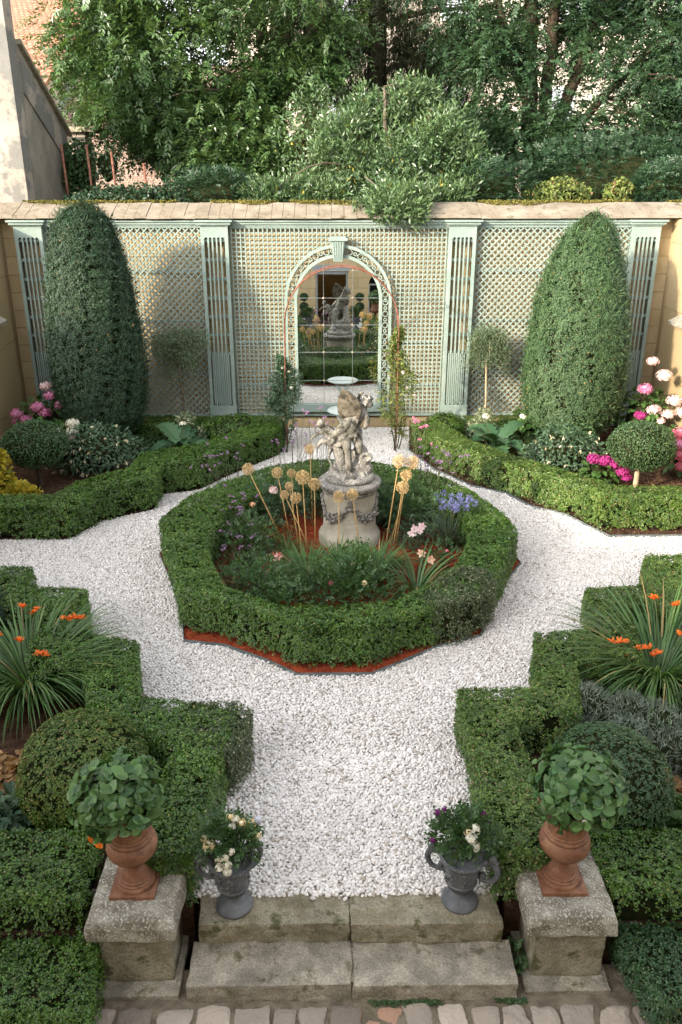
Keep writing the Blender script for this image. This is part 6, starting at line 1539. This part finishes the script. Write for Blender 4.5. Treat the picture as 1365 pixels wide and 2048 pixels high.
bm_part('capstone', [rough_block(-7.1, -6.0, 23.42, 24.35, 6.63, 6.76, .01, .01, 5, 6)], M['stone_moss'], r)

r = thing('red_roofed_house', 'house with a steep red tiled roof and pale wall beyond the buttress', 'house', (-14, 34, 0))
xr = -9.9
def plane_box(mb, a, b, c_, d, th):
    P = np.array([a, b, c_, d], float); n = np.cross(P[1] - P[0], P[3] - P[0]); n /= np.linalg.norm(n); V = np.concatenate([P, P - n * th]); mb.add(V, [(0, 1, 2, 3), (7, 6, 5, 4), (0, 4, 5, 1), (1, 5, 6, 2), (2, 6, 7, 3), (3, 7, 4, 0)])
mb = MB(); plane_box(mb, (-22, 31.0, 8.10), (xr + .12, 31.0, 8.10), (xr + .12, 44., 13.85), (-22, 44., 13.85), .12); mb.build('roof', M['redtile'], r)
mb = MB(); mb.add([(-22, 31.2, 0), (xr, 31.2, 0), (xr, 44, 0), (-22, 44, 0), (-22, 31.2, 8.05), (xr, 31.2, 8.05), (xr, 43.8, 13.5), (-22, 43.8, 13.5), (xr, 44, 13.4), (-22, 44, 13.4)], [(0, 1, 5, 4), (4, 5, 6, 7), (7, 6, 8, 9), (2, 3, 9, 8)], [(1, 2, 8, 6, 5), (3, 0, 4, 7, 9)]); mb.build('wall', M['pale_wall'], r)
mb = MB(); mb.tube([(-11.2, 32.6, 8.7), (-11.2, 32.6, 9.9)], .11, 12); mb.box(-11.5, -10.9, 32.2, 32.9, 8.62, 8.86); mb.build('flue_pipe', M['zinc'], r, auto=30)
r = thing('brown_roofed_house', 'lower house with a brown flat tiled roof against the pale wall', 'house', (-6, 33, 0))
mb = MB(); plane_box(mb, (-9.85, 28.4, 5.25), (-1.5, 28.4, 5.25), (-1.5, 37., 9.70), (-9.85, 37., 9.70), .12); mb.build('roof', M['browntile'], r)
mb = MB(); mb.add([(-9.8, 30.7, 0), (-1.7, 30.7, 0), (-1.7, 37, 0), (-9.8, 37, 0), (-9.8, 30.7, 6.2), (-1.7, 30.7, 6.2), (-1.7, 37, 9.45), (-9.8, 37, 9.45)], [(0, 1, 5, 4), (2, 3, 7, 6), (1, 2, 6, 5), (3, 0, 4, 7), (4, 5, 6, 7)]); mb.build('wall', M['pale_wall'], r)
mb = MB(); plane_box(mb, (-9.87, 28.5, 5.38), (-9.62, 28.5, 5.38), (-9.62, 37., 9.78), (-9.87, 37., 9.78), .05); mb.build('flashing', M['zinc'], r)

r = thing('pale_house', 'large pale rendered house seen between the trees behind the wall', 'house', (14, 43, 0))
mb = MB(); mb.box(-4.5, 34, 42, 50, 0, 19); mb.build('wall', M['pale_wall'], r)
mb = MB(); plane_box(mb, (-5, 41.5, 18.9), (34.5, 41.5, 18.9), (34.5, 46, 22), (-5, 46, 22), .2); mb.build('roof', M['slate'], r)
for x in (0., 5., 10., 15., 20., 25.):
    for z in (7.2, 12.):
        mb = MB(); mb.box(x, x + 1.3, 41.94, 41.99, z, z + 2.2); w = mb.build('window', M['white_paint'], r); mb = MB(); mb.box(x + .1, x + 1.2, 41.92, 41.938, z + .1, z + 2.1); mb.build('pane', M['grey_paint'], w)

# ================================================================== THE HOUSE BEHIND THE VIEWER (seen in the mirror)
r = thing('garden_house', 'tan stone house with a glazed door, seen only in the mirror', 'house', (0, -1, 0))
FY = -.62
mb = MB()
DX0, DX1, DZ = -.62, .86, 1.70
WX0, WX1, WZ0, WZ1 = 1.80, 2.75, -.2, 1.05
for q in ((-9.5, DX0, -.79, 4.1), (DX0, DX1, DZ, 4.1), (DX1, WX0, -.79, 4.1), (WX0, WX1, -.79, WZ0), (WX0, WX1, WZ1 + .48, 4.1), (WX1, 12., -.79, 4.1)): mb.box(q[0], q[1], FY - .4, FY, q[2], q[3])
mb.build('facade', M['facade'], r)
mb = MB(); xc = (WX0 + WX1) / 2; R = (WX1 - WX0) / 2
for s in (1, -1):
    a = np.linspace(0, PI / 2, 9); arc = [(xc + s * R * math.cos(t_), WZ1 + R * math.sin(t_)) for t_ in a]; poly = arc + [(xc + s * R, WZ1 + .48)]
    poly = poly if s < 0 else poly[::-1]; mb.extr(poly, FY - .4, FY)
mb.build('arch_spandrel', M['facade'], r)
mb = MB(); mb.box(-9.5, DX0 - 1.2, FY - 4.2, FY - .4, -.79, 4.); mb.box(WX1 + .6, 12., FY - 4.2, FY - .4, -.79, 4.); mb.box(DX0 - 1.2, WX1 + .6, FY - 4.2, FY - .4, 2.7, 4.); mb.build('rooms', M['dark_room'], r)
mb = MB(); mb.box(-9.5, 12., -12., FY - 4.2, -.79, 9.75); mb.build('shading_upper_storey', M['facade'], r)  # unseen storey, set back and sized for the garden's shade
mb = MB(); plane_box(mb, (-9.8, -4.7, 9.78), (12.3, -4.7, 9.78), (12.3, -10., 11.2), (-9.8, -10., 11.2), .12); mb.build('roof', M['slate'], r)
mb = MB(); mb.box(DX0, DX0 + .09, FY - .2, FY - .1, -.72, DZ); mb.box(DX1 - .09, DX1, FY - .2, FY - .1, -.72, DZ); mb.box(DX0 + .09, DX1 - .09, FY - .2, FY - .1, DZ - .20, DZ); d = mb.build('door_frame', M['grey_paint'], r)
mb = MB(); mb.box(DX0 - .12, DX1 + .12, FY + .002, FY + .05, DZ + .002, DZ + .22); mb.build('door_lintel', M['grey_paint'], r)
mb = MB(); mb.box(DX0 - .25, DX0 - .01, FY + .003, FY + .04, -.72, DZ - .003); mb.box(DX1 + .01, DX1 + .25, FY + .003, FY + .04, -.72, DZ - .003); mb.build('door_surround', M['facade'], r)
mb = MB(); mb.box(WX0, WX1, FY - .25, FY - .24, WZ0, WZ1 + .47); w = mb.build('window', M['dark_glass'], r)
mb = MB(); mb.box(WX0, WX1, FY - .235, FY - .2, WZ1 - .05, WZ1 + .01); mb.box(WX0, WX0 + .06, FY - .235, FY - .2, WZ0, WZ1 - .05); mb.box(xc - .03, xc + .03, FY - .235, FY - .2, WZ0, WZ1 - .051); mb.build('window_frame', M['grey_paint'], w)
r = thing('chandelier', 'small lit brass chandelier inside the doorway of the house', 'chandelier', (.1, FY - 1.6, 1.7))
mb = MB(); mb.tube([(.1, FY - 1.6, 2.69), (.1, FY - 1.6, 1.5)], .012, 6); mb.ball((.1, FY - 1.6, 1.48), .06, 10, 6)
for k in range(8):
    a = k * PI / 4; mb.tube([(.1, FY - 1.6, 1.5), (.1 + .2 * math.cos(a), FY - 1.6 + .2 * math.sin(a), 1.45), (.1 + .34 * math.cos(a), FY - 1.6 + .34 * math.sin(a), 1.56)], .008, 5)
mb.build('frame', M['brass'], r, True)
for k in range(8):
    a = k * PI / 4; mb = MB(); mb.ball((.1 + .34 * math.cos(a), FY - 1.6 + .34 * math.sin(a), 1.60), (.022, .022, .035), 8, 6); mb.build('bulb', M['bulb'], r, True)
def planter(label, x, y):
    r = thing('potted_topiary', label, 'potted plant', (x, y, -.72), 'ball topiaries in white planters beside the door')
    mb = MB(); mb.box(x - .27, x + .27, y - .27, y + .27, -.70, -.24)
    for sx in (-1, 1):
        for sy in (-1, 1): mb.box(x + sx * .27 - .03, x + sx * .27 + .03, y + sy * .27 - .03, y + sy * .27 + .03, -.73, -.20); mb.ball((x + sx * .27, y + sy * .27, -.17), .03, 8, 6)
    mb.build('planter', M['white_paint'], r)
    mb = MB(); mb.tube([(x, y, -.3), (x, y, .7)], .025, 7); mb.build('trunk', M['bark'], r, True)
    for (z, rr) in ((.66, .20), (.24, .21), (-.12, .24)):
        P, N = bush_pts((x, y, z), (rr, rr, rr * .92), 1600, int(z * 100) + 300, .05, 5., .15, -1.); mb = MB(); cards(mb, P, N, .03, .02, .5); b = mb.build('crown', M['box_dark'], r); core_ball((x, y, z), (rr, rr, rr * .92), int(z * 100) + 300, .85, .05, 5., 'branches', b)
planter('ball topiary in a white planter on the chandelier side of the house door', -1.12, .55)
planter('ball topiary in a white planter between the house door and arched window', 1.36, .55)
r = thing('shadow_casting_house', 'unseen house wing added with a falling roofline to cast the garden shadow', 'house', (-20, -3, 0))
mb = MB(); mb.extr([(-40, -.79), (-9.6, -.79), (-9.6, 7.2), (-11.2, 7.35), (-17.5, 9.1), (-23, 12.3), (-29, 13.0), (-40, 13.6)], -8.5, -.62); mb.build('wall', M['facade'], r)  # unseen wing, roofline shaped to lay the shadow edge on wall and garden

# ================================================================== LIGHT, SKY, CAMERA
S = np.array([.72, .604, -.342]); S /= np.linalg.norm(S)
el = math.asin(-S[2]); az = math.atan2(-S[0], -S[1])       # bearing of the sun, clockwise from +Y
W = bpy.data.worlds.new('World'); SC.world = W; W.use_nodes = True
nt = W.node_tree; nt.nodes.clear()
sky = nt.nodes.new('ShaderNodeTexSky'); sky.sky_type = 'NISHITA'; sky.sun_disc = False
sky.sun_elevation = el; sky.sun_rotation = az; sky.dust_density = 2.2; sky.air_density = 1.0; sky.ozone_density = .6
hs = nt.nodes.new('ShaderNodeHueSaturation'); hs.inputs['Saturation'].default_value = .18; hs.inputs['Value'].default_value = 1.
bg = nt.nodes.new('ShaderNodeBackground'); bg.inputs[1].default_value = .15
wo = nt.nodes.new('ShaderNodeOutputWorld')
nt.links.new(sky.outputs[0], hs.inputs['Color']); nt.links.new(hs.outputs[0], bg.inputs[0]); nt.links.new(bg.outputs[0], wo.inputs[0])
sd = bpy.data.lights.new('sun', 'SUN'); sd.energy = 2.0; sd.angle = math.radians(1.2); sd.color = (1., .86, .68)
so = bpy.data.objects.new('sun', sd); COL.objects.link(so)
so.rotation_euler = Vector(S).to_track_quat('-Z', 'Y').to_euler(); so.location = (-10, -10, 20)

cd = bpy.data.cameras.new('camera'); co = bpy.data.objects.new('camera', cd); COL.objects.link(co)
co.location = (0, 0, 5.5); co.rotation_euler = (math.radians(90 - 22.), 0, math.radians(-.8))
cd.sensor_fit = 'VERTICAL'; cd.sensor_height = 36.; cd.lens = 1647. / 2048. * 36.; cd.clip_end = 500.; cd.clip_start = .05
SC.camera = co
SC.view_settings.view_transform = 'Standard'; SC.view_settings.look = 'None'; SC.view_settings.gamma = 1.; SC.view_settings.use_curve_mapping = False
SC.view_settings.exposure = 2.25
SC.render.engine = 'CYCLES'
SC.cycles.max_bounces = 7; SC.cycles.diffuse_bounces = 4; SC.cycles.glossy_bounces = 3; SC.cycles.transmission_bounces = 3
SC.cycles.use_denoising = True; SC.cycles.denoising_input_passes = 'RGB_ALBEDO_NORMAL'; SC.cycles.denoising_prefilter = 'NONE'
SC.render.resolution_x = 682; SC.render.resolution_y = 1024
